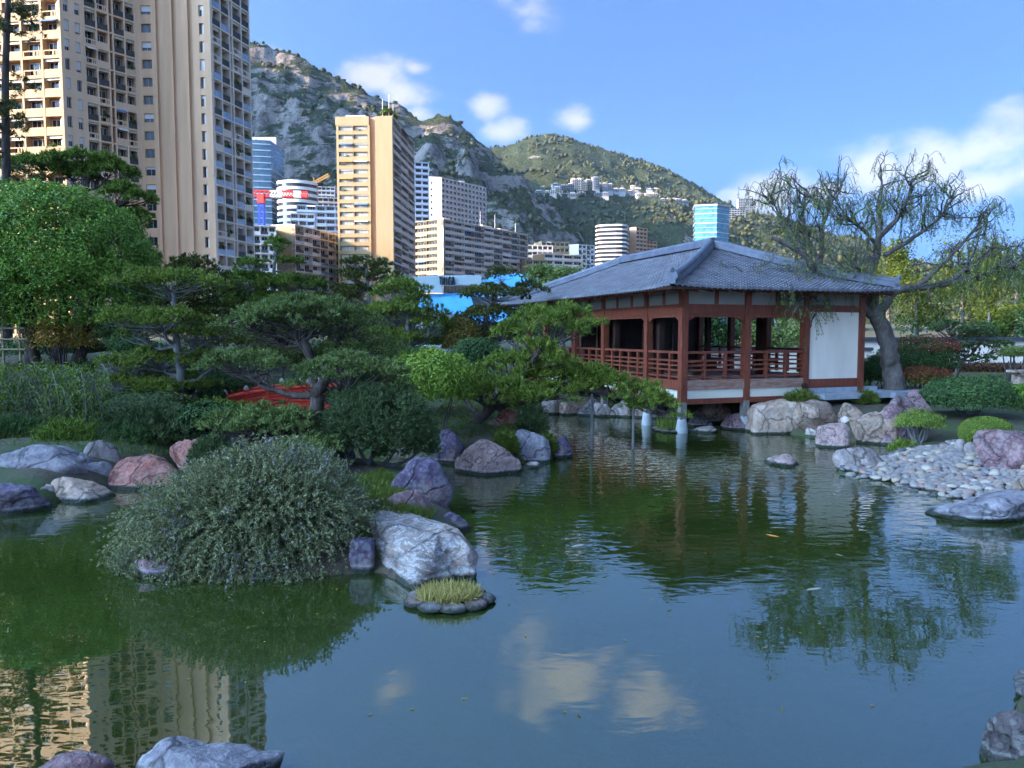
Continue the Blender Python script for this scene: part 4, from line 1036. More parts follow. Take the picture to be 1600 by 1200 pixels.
    for u in (32, 44, 62):
        q = MB(); x, y = X(694, 340) + .58 * u - 3, 340 + .81 * u + 3; z = top(342, 340); q.tube([(x, y, z), (x, y, z + 6 + (u < 60) * 2)], [.14, .1], 5); q.build('flagpole', WHITEC, b)
    for u, w in ((8, 5), (40, 8), (54, 7)):
        q = MB(); q.box((X(694, 340) + .58 * u - 6, 340 + .81 * u + 6, top(342, 340) + 1.2), (w, 4, 2.0), .95); q.build('roof_hut', CREAMC, b)
    block('apartment_block', 'beige balconied block with half sunlit end wall between the two towers', 'building', (X(465, 250), 250), (.32, .95), 30, (-.95, .32), 9.5, top(351, 250), 5, 2.95, PINKC, 5, None, SAND, ('solid', 'bars', 'glass'))
    block('apartment_block', 'narrow white grey block squeezed beside the ochre tower', 'building', (X(398, 240), 240), (.9, .3), 7.5, None, 0, top(352, 240), 5, 3, WHITEC, 2.6, None, None, ('solid', 'bars'))
    # white tower behind
    b = block('apartment_tower', 'pale grey tower with blank end wall and gridded windows', 'tower', (X(692, 480), 480), (.62, .78), 44, (-.93, -.1), 12, top(277, 480), 8, 3.3, WHITEC, 3.6, None, WHITEC, ('solid',), 1.0, True, GREYC)
    for i in range(20):
        me = winmesh(1.1, 1.3, GREYC, GLASS, 'window', 0); inst('window', me, b, (X(676, 480) + .2, 478.3, 22 + i * 4.0), .1)
    q = MB(); q.box((X(722, 505), 506, (8 + top(283, 505)) / 2), (3.5, 3, top(283, 505) - 8), .6); q.build('stair_shaft', WHITEC, b)
    block('apartment_tower', 'slender slate blue tower seen behind the sunlit tower', 'tower', (X(640, 420), 420), (.96, .28), 12, None, 0, top(252, 420), 8, 3.3, BLUEC, 4, None, None, ('glass', 'solid'), 1.2, False)
    # curved blue glass tower
    def curved(name, label, cat, cx, cy, r, a0, a1, z0, z1, fh, glass, slabm, dep, wav=0.0, slab_h=.9, over=.7):
        b = thing(name, label, cat, (cx, cy, z0)); k = 22; an = np.linspace(a0, a1, k)
        def ring(rr): return [(cx + (rr + wav * math.sin(i * 1.1)) * math.cos(t), cy + (rr + wav * math.sin(i * 1.1)) * math.sin(t)) for i, t in enumerate(an)]
        def outline(rr):
            fr_ = ring(rr); m0 = np.mean(fr_, 0); off = nrm(np.array([cx, cy]) - m0) * dep if dep else None
            return fr_ if dep == 0 else fr_ + [tuple(np.array(fr_[-1]) + off), tuple(np.array(fr_[0]) + off)]
        q = MB(); q.prism(outline(r), z0, z1); q.build('curtain_wall', glass, b)
        nf = int((z1 - z0) / fh); me = None
        for f in range(nf + 1):
            q = MB(); q.prism(outline(r + over), z0 + f * fh - slab_h / 2, z0 + f * fh + slab_h / 2); q.build('floor_band', slabm, b)
        return b
    b = curved('glass_tower', 'curved blue glass tower behind the red and white crane', 'tower', X(412, 450) - 10, 450 + 60, 66, math.radians(-108), math.radians(-74), 6, top(222, 450), 3.6, GLASSB, BLUEC, 24, 0, .55, .35)
    q = MB(); q.box((X(395, 450), 462, (6 + top(214, 450)) / 2), (7, 16, top(214, 450) - 6)); q.build('service_core', GREYC, b)
    q = MB(); q.box((X(420, 450) - 2, 462, top(222, 450) + 2), (15, 12, 5)); q.build('roof_plant', GREYC, b)
    curved('apartment_tower', 'white rounded twin tower with wavy balcony rings', 'tower', X(958, 620), 620 + 14, 13.6, 0, math.radians(344), 8, top(349, 620), 3.5, GLASS, WHITEC, 0, 1.2, 1.3, .9)
    curved('apartment_block', 'white banded rounded building below the curved glass tower', 'building', X(462, 430), 430 + 12, 12.5, math.radians(-140), math.radians(-20), 10, top(283, 430), 3.6, GLASS, WHITEC, 10, 0, 1.7, .5)
    block('apartment_tower', 'salmon orange tower beside the white rounded tower', 'tower', (X(992, 640), 640), (.8, .6), 14, (-.7, .7), 7, top(355, 640), 8, 3.4, ORANGEC, 4.5, None, ORANGEC, ('solid',), 1.2, False)
    block('apartment_tower', 'lower salmon block behind the salmon orange tower', 'tower', (X(1008, 670), 670), (.8, .6), 14, None, 0, top(376, 670), 8, 3.4, ORANGEC, 4.5, None, None, ('solid',), 1.2, False)
    Y = 560; b = thing('glass_tower', 'turquoise glass tower with white floor edges above the pavilion roof', 'tower', (X(1114, Y), Y + 5, 8)); zt = top(322, Y)
    pa = [(X(1084, Y), Y + 4), (X(1116, Y), Y), (X(1140, Y), Y + 9), (X(1140, Y) - 3, Y + 24), (X(1084, Y) + 3, Y + 20)]; cen = np.mean(pa, 0)
    q = MB(); q.prism(pa, 8, zt); q.build('curtain_wall', GLASST, b)
    for f in range(int((zt - 8) / 3.5) + 1):
        q = MB(); q.prism([tuple(cen + (np.array(p) - cen) * 1.035) for p in pa], 8 + f * 3.5 - .22, 8 + f * 3.5 + .22); q.build('floor_band', BLUEC if f % 2 else WHITEC, b)
    q = MB(); q.prism([tuple(cen + (np.array(p) - cen) * 1.06) for p in pa], zt + .3, zt + 1.6); q.build('roof_slab', GREYC, b)
    for lb, px, py, w, h in (('terraced grey building on the hill shoulder behind the pepper tree', 1146, 342, 40, 16), ('upper terraced building stepping up the hill shoulder', 1168, 335, 28, 24)):
        x, yy, zz = on_hill(px, py); k = yy / FPX
        block('apartment_block', lb, 'building', (x - w * k / 2, yy), (.99, .12), w * k, None, 0, zz + h * k, zz - 8, 4.2, GREYC, 6, None, None, ('glass',), 1.2, False)
    # cream villas, white block
    block('villa', 'cream belle epoque house with roof terrace beside the slab block', 'house', (X(824, 420), 420), (.97, .25), 15, None, 0, top(383, 420), 6, 3.4, CREAMC, 3, None, None, ('solid',), .9)
    block('villa', 'sunlit cream stepped house with long balconies', 'house', (X(850, 400), 400), (.9, .43), 24, (-.5, .86), 12, top(396, 400), 6, 3.3, CREAMC, 6, None, SAND, ('solid',), 1.0)
    block('villa', 'low sunlit cream house in front of the stepped house', 'house', (X(822, 380), 380), (.97, .25), 11, None, 0, top(406, 380), 6, 3.2, SAND, 3.5, None, None, ('solid',), .9)
    block('villa', 'cream house roof with pale gable tower above the stepped house', 'house', (X(846, 450), 450), (.95, .3), 18, None, 0, top(377, 450), 6, 3.4, SAND, 3, None, None, ('solid',), .9)
    block('apartment_block', 'bright white block with small balconies beside the rounded tower', 'building', (X(903, 520), 520), (.85, .5), 14, (-.8, .6), 8, top(382, 520), 8, 3.3, WHITEC, 3.4, None, WHITEC, ('solid', 'bars'), 1.0)
    block('apartment_block', 'blue grey stepped building left of the sunlit tower', 'building', (X(468, 400), 400), (.98, .2), 25, None, 0, top(320, 400), 8, 3.5, BLUEC, 5, None, None, ('glass', 'solid'), 1.2)
    block('apartment_block', 'lower blue grey wing of the stepped building', 'building', (X(458, 380), 380), (.98, .2), 12, None, 0, top(333, 380), 8, 3.5, BLUEC, 4, None, None, ('glass', 'solid'), 1.2)
    block('apartment_block', 'white cube building under the yellow crane', 'building', (X(493, 620), 620), (.97, .25), 18, None, 0, top(291, 620), 60, 3.6, WHITEC, 3.6, None, None, ('solid',), 1.0)
    block('villa', 'pink house with red roof edge beside the sunlit tower', 'house', (X(500, 520), 520), (.97, .25), 15, None, 0, top(308, 520), 50, 3.6, PINKC, 3.6, None, None, ('solid',), 1.0)
    # far hillside houses
    rng = np.random.default_rng(4)
    spots = [(880, 292, 34, 16), (905, 289, 26, 20), (925, 286, 22, 18), (945, 292, 26, 14), (895, 303, 40, 7), (962, 297, 30, 8), (985, 300, 30, 7), (1012, 305, 36, 6), (1045, 312, 26, 7), (1065, 314, 22, 6), (860, 300, 20, 7),
             (842, 302, 16, 8), (823, 303, 12, 9), (780, 302, 40, 7), (800, 300, 14, 6), (765, 305, 12, 5), (993, 292, 16, 5), (1020, 296, 20, 4), (940, 303, 22, 7), (870, 296, 14, 8), (756, 268, 9, 4), (770, 272, 8, 4)]
    looks = ['large white villa block with many windows on the hillside', 'white stepped villa beside the large villa block', 'tall white villa with a flat upper storey', 'white cube villa among hillside scrub', 'long pale retaining wall house below the villas',
             'low white terrace house right of the cube villa', 'low cream terrace house above the rock spur', 'long cream terrace wall house beside the rock spur', 'small white house right of the long terrace', 'small pale house beside a small white house',
             'cream villa left of the large villa block', 'small cream villa in dark trees', 'narrow white house in dark trees', 'long pale building low at the left of the hill villas', 'tiny pale house beside the long pale building', 'tiny grey house at the foot of the cliff',
             'small pale house above the terraces', 'thin pale terrace above the rock spur', 'pale terrace house below the cube villa', 'white house close left of the villa block', 'tiny white house high under the cliff', 'tiny cream house high under the cliff']
    for i, (px, py, w, h) in enumerate(spots):
        x, Y, zb = on_hill(px, py + h / 2); k = Y / FPX; wm, hm = w * k, h * k; zb = zb - 2; zt = zb + hm + 2
        b = thing('hillside_house', looks[i], 'house', (x, Y, zb), 'houses scattered on the hillside'); rz = rng.uniform(-.25, .25)
        m_ = (GREYC, CREAMC, GREYC)[i % 3]; nb = 1 + int(wm > 22) + int(wm > 36)
        for j in range(nb):
            ww = wm / nb; xx = x - wm / 2 + ww * (j + .5); hh = (hm + 2) * rng.uniform(.65, 1.0) if nb > 1 else hm + 2
            q = MB(); q.box((xx, Y + 5 + rng.uniform(-2, 2), zb + hh / 2 - 4), (ww * .97, 11, hh + 8), rz); q.build('wall', m_, b)
            q = MB(); nW = max(2, int(ww / 4))
            for jj in range(nW):
                for f in range(max(1, int(hh / 4.2))): q.box((xx - ww / 2 + ww * (jj + .5) / nW, Y - 1.2, zb + hh - 2.4 - f * 4.0), (ww / nW * .5, 4.0, 1.9), rz)
            q.build('windows', GLASS, b)['kind'] = 'stuff'
            if ww > 9: q = MB(); q.box((xx, Y + 7, zb + hh + 1.2), (ww * .5, 6, 2.4), rz); q.build('upper_storey', CREAMC, b)
    # cranes
    def lattice(q, a, b_, w, n, r):
        a = np.array(a, float); b_ = np.array(b_, float); d = nrm(b_ - a); up = np.array((0, 0, 1.)) if abs(d[2]) < .9 else np.array((0, 1., 0)); s = nrm(np.cross(d, up)); t = np.cross(s, d)
        cs = [a + (sx * s + tx * t) * w / 2 for sx, tx in ((-1, -1), (1, -1), (1, 1), (-1, 1))]; Ln = np.linalg.norm(b_ - a)
        for c in cs: q.beam(c, c + d * Ln, r, r, up=t)
        for i in range(n):
            for j in range(4):
                p = cs[j] + d * Ln * (i / n); e = cs[(j + 1) % 4] + d * Ln * ((i + 1) / n); q.beam(p, e, r * .7, r * .7, up=t + .1)
    Y = 300; c = thing('tower_crane', 'red and white crane jib on a blue lattice mast', 'crane', (X(414, Y), Y, 5))
    zt = top(305, Y)
    q = MB(); lattice(q, (X(414, Y), Y, 5), (X(414, Y), Y, zt - 3), 2.0, 26, .30); q.build('mast', BLUEP, c)
    q = MB(); q.box((X(414, Y), Y, zt - 1.5), (2.6, 2.6, 3.4)); q.build('slewing_unit', REDP, c)
    for i, (a, b_, m_) in enumerate([(402, 428, REDP), (428, 446, WHITEP), (446, 463, REDP), (463, 474, WHITEP), (474, 484, REDP)]):
        q = MB(); lattice(q, (X(a, Y), Y + i * .4, zt + .5), (X(b_, Y), Y + i * .4 + .4, zt + .5), 2.2, 4, .42); q.build('jib_section', m_, c)
    q = MB(); lattice(q, (X(388, Y), Y, zt + .3), (X(402, Y), Y, zt + .3), 1.4, 3, .35); q.build('counter_jib', WHITEP, c)
    Y = 640; c = thing('tower_crane', 'yellow luffing crane above the white cube building', 'crane', (X(496, Y), Y, 50))
    q = MB(); lattice(q, (X(496, Y), Y, 50), (X(496, Y), Y, top(283, Y)), 2.2, 20, .4); q.build('mast', YELP, c)
    q = MB(); lattice(q, (X(492, Y), Y, top(288, Y)), (X(519, Y), Y, top(273, Y)), 2.0, 8, .45); q.build('jib', YELP, c)
    q = MB(); q.beam((X(496, Y), Y, top(283, Y)), (X(494, Y), Y, top(276, Y)), .6, .6); q.build('tower_head', YELP, c)

    # --- beach restaurant with blue canopies
    FASC = plain('pale_grey_fascia', (.40, .45, .43), (.36, .41, .39), .3, .7, .03); TARP = plain('blue_canopy_sheet', (.10, .36, .60), (.07, .30, .54), .5, .55, .35, 1.6, .3)
    BLK = plain('black_lettering', (.015, .015, .018), (.02, .02, .022), 1, .5, 0)
    Y = 62; b = thing('restaurant', 'low restaurant with grey fascia and black TWIGA sign over blue canopies', 'restaurant', (X(720, Y), Y, 1.2))
    zt, zm, zb = top(430, Y), top(457, Y), top(470, Y)
    q = MB(); q.add([(X(636, Y), Y, zm), (X(692, Y), Y, zm), (X(692, Y), Y, zt), (X(641, Y), Y, top(433, Y)), (X(636, Y), Y + .5, zm), (X(692, Y), Y + .5, zm), (X(692, Y), Y + .5, zt), (X(641, Y), Y + .5, top(433, Y))],
                    [(0, 1, 2, 3), (7, 6, 5, 4), (0, 4, 5, 1), (1, 5, 6, 2), (2, 6, 7, 3), (3, 7, 4, 0)]); q.build('fascia', FASC, b)
    q = MB(); q.box(((X(692, Y) + X(752, Y)) / 2 + .01, Y + .27, (top(445, Y) + zt) / 2), (X(752, Y) - X(692, Y), .5, zt - top(445, Y))); q.build('fascia', FASC, b)
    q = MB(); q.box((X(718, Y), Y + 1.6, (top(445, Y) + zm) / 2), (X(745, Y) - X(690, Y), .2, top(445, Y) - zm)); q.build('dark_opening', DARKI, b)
    for i in range(9):
        q = MB(); q.box((X(694 + i * 5.6, Y), Y + 1.0, (top(446, Y) + zm) / 2), (.07, .07, top(446, Y) - zm)); q.build('louvre_post', RAILD, b)
    q = MB(); q.box((X(700, Y), Y + 6, (zm + 1) / 2), (X(760, Y) - X(640, Y), 8, zm - 1)); q.build('wall', GREYC, b)
    lx = X(687, Y); ht = top(433, Y) - top(445, Y); lw = (X(712, Y) - lx) / 5.0
    def stroke(q, pts, w=.085):
        for a, c2 in zip(pts[:-1], pts[1:]): q.beam((a[0], Y - .10, a[1]), (c2[0], Y - .10, c2[1]), .12, w, up=(0, .2, 1) if abs(a[0] - c2[0]) > .05 else (1, 0, 0))
    glyph = {'T': [[(0, 1), (.8, 1)], [(.4, 1), (.4, 0)]], 'W': [[(0, 1), (.2, 0), (.4, .8), (.6, 0), (.8, 1)]], 'I': [[(.4, 1), (.4, 0)]], 'G': [[(.8, .8), (.6, 1), (.2, 1), (0, .7), (0, .3), (.2, 0), (.6, 0), (.8, .2), (.8, .5), (.45, .5)]], 'A': [[(0, 0), (.4, 1), (.8, 0)], [(.15, .4), (.65, .4)]]}
    for i, ch in enumerate('TWIGA'):
        q = MB(); x0 = lx + i * lw
        for s_ in glyph[ch]: stroke(q, [(x0 + u * lw * .95, top(445, Y) + v * ht) for u, v in s_])
        q.build('letter', BLK, b)
    def canopy(pts, sag=.12):
        q = MB(); a, b_, c2, d = [np.array(p, float) for p in pts]; n = 10; V = []
        for i in range(n + 1):
            for j in range(n + 1):
                u, v = i / n, j / n; p = (a * (1 - u) + b_ * u) * (1 - v) + (d * (1 - u) + c2 * u) * v; V.append(p - np.array((0, 0, sag * 4 * u * (1 - u) * 2 * v * (1 - v) + .05 * math.sin(i * 2.1 + j * .7))))
        F = [(i * (n + 1) + j, (i + 1) * (n + 1) + j, (i + 1) * (n + 1) + j + 1, i * (n + 1) + j + 1) for i in range(n) for j in range(n)]
        q.add(V, F); q.build('canopy', TARP, b, True)
    canopy([at(648, 488, 58), at(742, 492, 58), at(735, 456, 63), at(655, 461, 63)]); canopy([at(738, 462, 57.5), at(870, 470, 57.5), at(850, 426, 64), at(760, 430, 64)])
    canopy([at(690, 508, 55), at(840, 500, 55), at(830, 472, 58.5), at(740, 490, 58.5)])
    for px in (665, 735, 800, 850):
        q = MB(); q.tube([at(px, 500, 57.9)[:2] + (1.2,), at(px, 488, 57.9)], [.08, .08], 6); q.build('canopy_post', WHITEC, b)

    # --- unseen block of flats added behind the viewer's left shoulder to shade the garden
    u = np.array((.94, .342)); v = np.array((-.342, .94)); c = u * -160.0; Hh = 73.0
    a, e = c + v * -40, c + v * 112
    b = thing('apartment_block', 'ochre block of flats added out of view to shade the garden', 'building', (a[0], a[1], 1))
    facade(b, e, -v, 1, [(7.6, 'b')] * 20, 24, Hh / 24, OCHRE, 1.4, .3, .3, (-2, -1), 9)
    q = MB(); q.prism([tuple(a - u * 1.38), tuple(e - u * 1.38), tuple(e - u * 14), tuple(a - u * 14)], 1, 1 + Hh + .5); q.build('core', OCHRE, b)
build_city()
# ------------------------------------------------------------------ trees and plants
BARK = plain('pine_bark', (.115, .085, .07), (.05, .037, .032), 9, .9, .9, 26, .1, (1, 1, .35))
BARKG = plain('grey_bark', (.21, .19, .175), (.10, .09, .085), 9, .9, .8, 26, .1, (1, 1, .35))
BARKP = plain('pepper_tree_bark', (.17, .135, .115), (.065, .05, .043), 6, .95, 1.0, 16, .1, (1, 1, .4))
TWIG = plain('twig', (.10, .08, .07), (.05, .04, .035), 5, .9, 0)
PINE = leafmat('pine_needles', (.022, .055, .012), (.075, .15, .026), (.19, .28, .055))
PINEB = leafmat('black_pine_needles', (.028, .055, .018), (.085, .145, .05), (.19, .26, .10))
PINEY = leafmat('bright_pine_needles', (.026, .058, .012), (.095, .165, .028), (.21, .28, .06))
PINED = leafmat('dark_pine_needles', (.020, .034, .010), (.055, .078, .022), (.125, .15, .045))
JUNI = leafmat('juniper_foliage', (.018, .042, .022), (.055, .10, .048), (.12, .175, .085))
BROAD = leafmat('glossy_broad_leaf', (.028, .08, .012), (.095, .21, .032), (.22, .36, .07), .25, 1.2, .4)
BUSHL = leafmat('light_bush_leaf', (0.039, 0.093, 0.012), (0.116, 0.217, 0.031), (0.264, 0.372, 0.070), .25, 2.0, .5)
BUSHD = leafmat('dark_bush_leaf', (0.012, 0.037, 0.016), (0.034, 0.085, 0.031), (0.085, 0.155, 0.054))
CLIP = leafmat('clipped_bush_leaf', (0.031, 0.070, 0.012), (0.093, 0.163, 0.028), (0.217, 0.295, 0.062), .2, 3.0)
OLIVE = leafmat('rust_olive_leaf', (0.031, 0.046, 0.012), (0.085, 0.093, 0.023), (0.186, 0.139, 0.039))
REDL = leafmat('red_young_leaf', (.06, .016, .012), (.13, .036, .022), (.21, .07, .04))
PEPPER = leafmat('pepper_tree_leaf', (.045, .08, .03), (.11, .17, .06), (.21, .28, .10), .4)
SUNNY = leafmat('sunny_tree_leaf', (.022, .05, .010), (.055, .105, .018), (.105, .155, .035), .4)
ROSE = leafmat('rosemary_leaf', (.035, .055, .035), (.125, .165, .10), (.29, .33, .21), .2, 2.5)
ROSEF = leafmat('rosemary_flower', (.16, .17, .34), (.26, .27, .48), (.40, .42, .62), .2)
GRASSM = leafmat('bank_grass', (.028, .055, .010), (.075, .125, .022), (.15, .20, .05))
GRASSY = leafmat('dry_sedge', (0.139, 0.132, 0.046), (0.279, 0.264, 0.109), (0.465, 0.434, 0.202))
YELL = leafmat('autumn_leaf', (.12, .09, .02), (.25, .19, .04), (.36, .30, .08), .4)

def mesh_obj(name, V, F, mat, parent, smooth=False):
    off = np.array(LOC.get(parent.name, (0, 0, 0)))
    o = bpy.data.objects.new(name, mesh_from(name, V - off, F, mat, smooth)); COL.objects.link(o); o.parent = parent; LOC[o.name] = tuple(off); return o
def curve(pts, n=14, jit=0.0, rng=None):
    P = np.array(pts, float); t = np.r_[0, np.cumsum(np.linalg.norm(np.diff(P, axis=0), axis=1))]; t = t / max(t[-1], 1e-6)
    # Catmull-like smoothing through dense linear samples
    u = np.linspace(0, 1, n); Q = np.stack([np.interp(u, t, P[:, i]) for i in range(3)], 1)
    for _ in range(2): Q[1:-1] = .25 * Q[:-2] + .5 * Q[1:-1] + .25 * Q[2:]
    if jit: Q[1:-1] += rng.normal(size=(n - 2, 3)) * jit
    return Q
def pad_foliage(c, rx, ry, rz, rng, clump=.2, tufts=13, k=9, L=.13, w=.022, dens=1.0):
    n = max(5, int(dens * 1.75 * rx * ry / (clump * clump)))
    a = rng.uniform(0, 2 * np.pi, n); r = np.sqrt(rng.random(n)); ed = 1 + .16 * np.sin(a * 3 + rng.uniform(0, 6)) + .1 * np.sin(a * 5 + rng.uniform(0, 6))
    x = np.cos(a) * r * rx * ed; y = np.sin(a) * r * ry * ed
    z = rz * (np.sqrt(np.maximum(0, 1 - r * r)) * rng.uniform(.5, 1.0, n) ** .6 - .15) + rng.normal(size=n) * .04
    cc = np.stack([x, y, z], 1) + np.array(c); cr = clump * rng.uniform(.7, 1.25, n)
    d = rdirs(n * tufts, rng); d[:, 2] = np.abs(d[:, 2]) * 1.0 - .18; d = nrm(d)
    P = np.repeat(cc, tufts, 0) + d * np.repeat(cr, tufts)[:, None] * np.array([1, 1, .65])
    Nn = nrm(d + np.array([0, 0, .55]))
    V, F = needles(P, Nn, k, L, w * 1.35, .38, rng)
    return V, F, cc
def pine(name, label, trunk, pads, seed, mat=PINE, bark=BARK, r0=.12, r1=.04, group=None, clump=.2, tufts=13, k=9, L=.13, w=.022, dens=1.0, twigs=True):
    """trunk: world points; pads: (centre, rx, ry, rz). Each pad hangs on a limb from the trunk."""
    rng = np.random.default_rng(seed); T = np.array(trunk, float); base = T[0]
    t = thing(name, label, 'pine tree', tuple(base), group)
    Q = curve(T, 22, r0 * .12, rng); R_ = np.linspace(r0, r1, 22); R_[0] *= 1.35; R_[1] *= 1.12
    q = MB(); q.tube(Q, R_, 9); q.build('trunk', bark, t, True)
    for (c, rx, ry, rz) in pads:
        c = np.array(c, float); V, F, cc = pad_foliage(c, rx, ry, rz, rng, clump, tufts, k, L, w, dens)
        mesh_obj('foliage_pad', V, F, mat, t)
        j = np.argmin(np.linalg.norm(Q - (c - np.array([0, 0, rz * .6 + .25 * rx])), axis=1)); s = Q[j]; ra = max(R_[j] * .62, .02)
        e = c - np.array([0, 0, rz * .15]); mid = (s + e) / 2 + np.array([0, 0, -.12 * np.linalg.norm(e - s)]) + rng.normal(size=3) * .04
        b = MB(); B = curve([s, mid, e], 9, .015, rng); b.tube(B, np.linspace(ra, ra * .4, 9), 6)
        if twigs:
            for p in cc[:: max(1, len(cc) // 26)]:
                b0 = B[rng.integers(4, 9)]; m_ = (b0 + p) / 2 + np.array([0, 0, -.05]); b.tube([b0, m_, p], [ra * .32, ra * .22, .006], 4, False)
        b.build('limb', bark, t, True)
    return t
def P3(px, py, Y): return np.array(at(px, py, Y))
def pads_px(lst, Y, ry=.8):
    """(px,py,w,h[,dY]) in photo pixels -> pads at distance Y"""
    out = []
    for it in lst:
        px, py, w, h = it[:4]; py += h * .28; y = Y + (it[4] if len(it) > 4 else 0); s = 1 / ppm(y); out.append((P3(px, py, y), w * s / 2, max(w * s / 2 * ry, .25), h * s * .85))
    return out
def base_of(px, Y, dz=-.08):
    x = at(px, 600, Y)[0]; return np.array((x, Y, gz(x, Y) + dz))

def dome_leaves(c, rx, ry, rz, n, rng, L=.08, W=.045, lump=.10, lo=-.25, shell=.75, lumps=2.2, seed=0, gap=0):
    d = rdirs(int(n * 1.7), rng); d = d[d[:, 2] > lo][:n]
    if gap: d = d[fbm(d * 6.5 + seed, 2, seed + 40) + rng.normal(size=len(d)) * .18 > -gap]
    n = len(d)
    r = (shell + (1 - shell) * rng.random(n) ** .6) * (1 + lump * fbm(d * lumps + seed, 3, seed))
    P = np.array(c) + d * r[:, None] * np.array([rx, ry, rz])
    nn = nrm(d / np.array([rx, ry, rz])); D = nrm(np.cross(nn, rng.normal(size=(n, 3))) + nn * rng.uniform(-.1, .9, (n, 1)) - np.array([0, 0, .25]))
    return leaves(P, D, nn + rng.normal(size=(n, 3)) * .45, L, W, rng)
def bush(name, label, cat, c, rx, ry, rz, n, mat, seed, L=.07, W=.04, lump=.1, lo=-.35, stems=5, zg=None, bark=TWIG, group=None, shell=.72, lumps=2.2, stem_r=.022, extra=None):
    rng = np.random.default_rng(seed); c = np.array(c, float); zg = zg if zg is not None else gz(c[0], c[1]) - .05
    t = thing(name, label, cat, (c[0], c[1], zg), group)
    V, F = dome_leaves(c, rx, ry, rz, n, rng, L, W, lump, lo, shell, lumps, seed); mesh_obj('foliage', V, F, mat, t)
    if extra: extra(t, c, rng)
    # inner dead twigs and leaves give the shade its depth
    V, F = dome_leaves(c, rx * .74, ry * .74, rz * .74, n // 3, rng, L * 1.5, W * 1.5, lump, lo, .5, lumps, seed); mesh_obj('inner_foliage', V, F, mat, t)
    for i in range(stems):
        a = rng.uniform(0, 6.28); rr = rng.uniform(.05, .35); p0 = np.array((c[0] + math.cos(a) * rr * rx * .45, c[1] + math.sin(a) * rr * ry * .45, zg)); e = c + np.array((math.cos(a) * rx * .55, math.sin(a) * ry * .55, rz * rng.uniform(-.1, .35)))
        q = MB(); q.tube(curve([p0, (p0 + e) / 2 + rng.normal(size=3) * .06, e], 7), np.linspace(stem_r, stem_r * .4, 7), 6); q.build('stem', bark, t, True)
    return t
def bush_px(name, label, cat, px, py, w, h, Y, n, mat, seed, ry=.9, **kw):
    s = 1 / ppm(Y); return bush(name, label, cat, P3(px, py, Y), w * s / 2, w * s / 2 * ry, h * s / 2, n, mat, seed, **kw)

# ---- front black pine on the near islet, and the pine behind it
Y = 13.6; b0 = base_of(497, Y)
pine('black_pine', 'spreading black pine with dark trunk on the rosemary islet', [b0, P3(494, 650, Y), P3(496, 610, Y), P3(512, 585, Y)],
     pads_px([(378, 566, 140, 40, .3), (550, 580, 180, 54, .1), (415, 656, 170, 44, -.5), (600, 610, 100, 40, .5), (455, 655, 90, 32, -.7), (480, 700, 110, 36, -1.4), (455, 715, 100, 30, -1.9), (380, 672, 90, 34, -.6)], Y), 101, PINEB, BARK, .21, .09, clump=.13, tufts=14, k=9, L=.085, w=.016, dens=.9)
Y = 17.2; b0 = base_of(500, Y)
pine('black_pine', 'broad flat topped black pine with leaning trunk behind the red bridge', [b0, P3(490, 565, Y), P3(478, 535, Y), P3(470, 510, Y)],
     pads_px([(462, 492, 190, 56), (400, 500, 100, 40, .4), (545, 505, 110, 42, .3), (560, 545, 140, 46, .6), (490, 480, 120, 36, -.3), (430, 520, 110, 34, .8)], Y), 102, PINEB, BARK, .17, .08, clump=.16, L=.10, w=.019)
# ---- juniper mound
def juniper():
    rng = np.random.default_rng(7); Y = 13.4; c = P3(595, 668, Y); s = 1 / ppm(Y); t = thing('clipped_juniper', 'dark blue green clipped juniper mound over violet boulder', 'shrub', tuple(base_of(575, Y)))
    for dx, dy, w, h in ((0, 0, 92, 66), (-45, 12, 60, 44), (40, 22, 52, 46), (-10, -34, 60, 34)):
        cc = P3(595 + dx, 668 + dy, Y + (.2 if dy < 0 else -.1)); n = int(w * 22); d = rdirs(n * 2, rng); d = d[d[:, 2] > -.45][:n]
        P = cc + d * (rng.uniform(.7, 1.02, len(d)) * (1 + .12 * fbm(d * 3, 2, 5)))[:, None] * np.array([w * s, w * s * .8, h * s])
        V, F = needles(P, nrm(d + np.array([0, 0, .35])), 12, .085, .016, .6, rng); mesh_obj('foliage', V, F, JUNI, t)
    for (a, b_) in (((575, 742), (560, 700)), ((582, 745), (620, 700)), ((570, 742), (585, 690)), ((578, 745), (650, 712))):
        q = MB(); q.tube(curve([base_of(a[0], Y - .1), P3((a[0] + b_[0]) / 2 + 3, (a[1] + b_[1]) / 2, Y), P3(*b_, Y)], 8), np.linspace(.05, .025, 8), 7); q.build('stem', BARKG, t, True)
juniper()
# ---- niwaki pines along the left and middle
Y = 19.5; pine('niwaki_pine', 'cloud pruned pine with pale trunk and flat bright pads above the cascade', [base_of(282, Y), P3(283, 600, Y), P3(276, 540, Y), P3(272, 470, Y), P3(270, 445, Y)],
     pads_px([(270, 440, 170, 36), (250, 497, 170, 30, -.4), (320, 520, 110, 30, .3), (215, 520, 80, 24, .2), (180, 570, 80, 26, -.3), (330, 560, 90, 30, .4), (245, 560, 110, 30, .2), (180, 600, 90, 24, -.6), (240, 606, 110, 26, -.5), (300, 600, 80, 26, .5), (235, 632, 120, 26, -.9), (330, 640, 120, 28, -.6)], Y), 103, PINEY, BARKG, .13, .05, clump=.17, L=.11, w=.02, dens=.85)
Y = 27; pine('niwaki_pine', 'domed pine rising behind the flat bright pads beside the blank wall', [base_of(300, Y), P3(305, 520, Y), P3(300, 440, Y)], pads_px([(300, 420, 100, 40), (330, 452, 110, 34, .5), (265, 470, 90, 34), (340, 490, 120, 34, .3)], Y), 104, PINED, BARK, .14, .06, clump=.2, L=.14, w=.03)
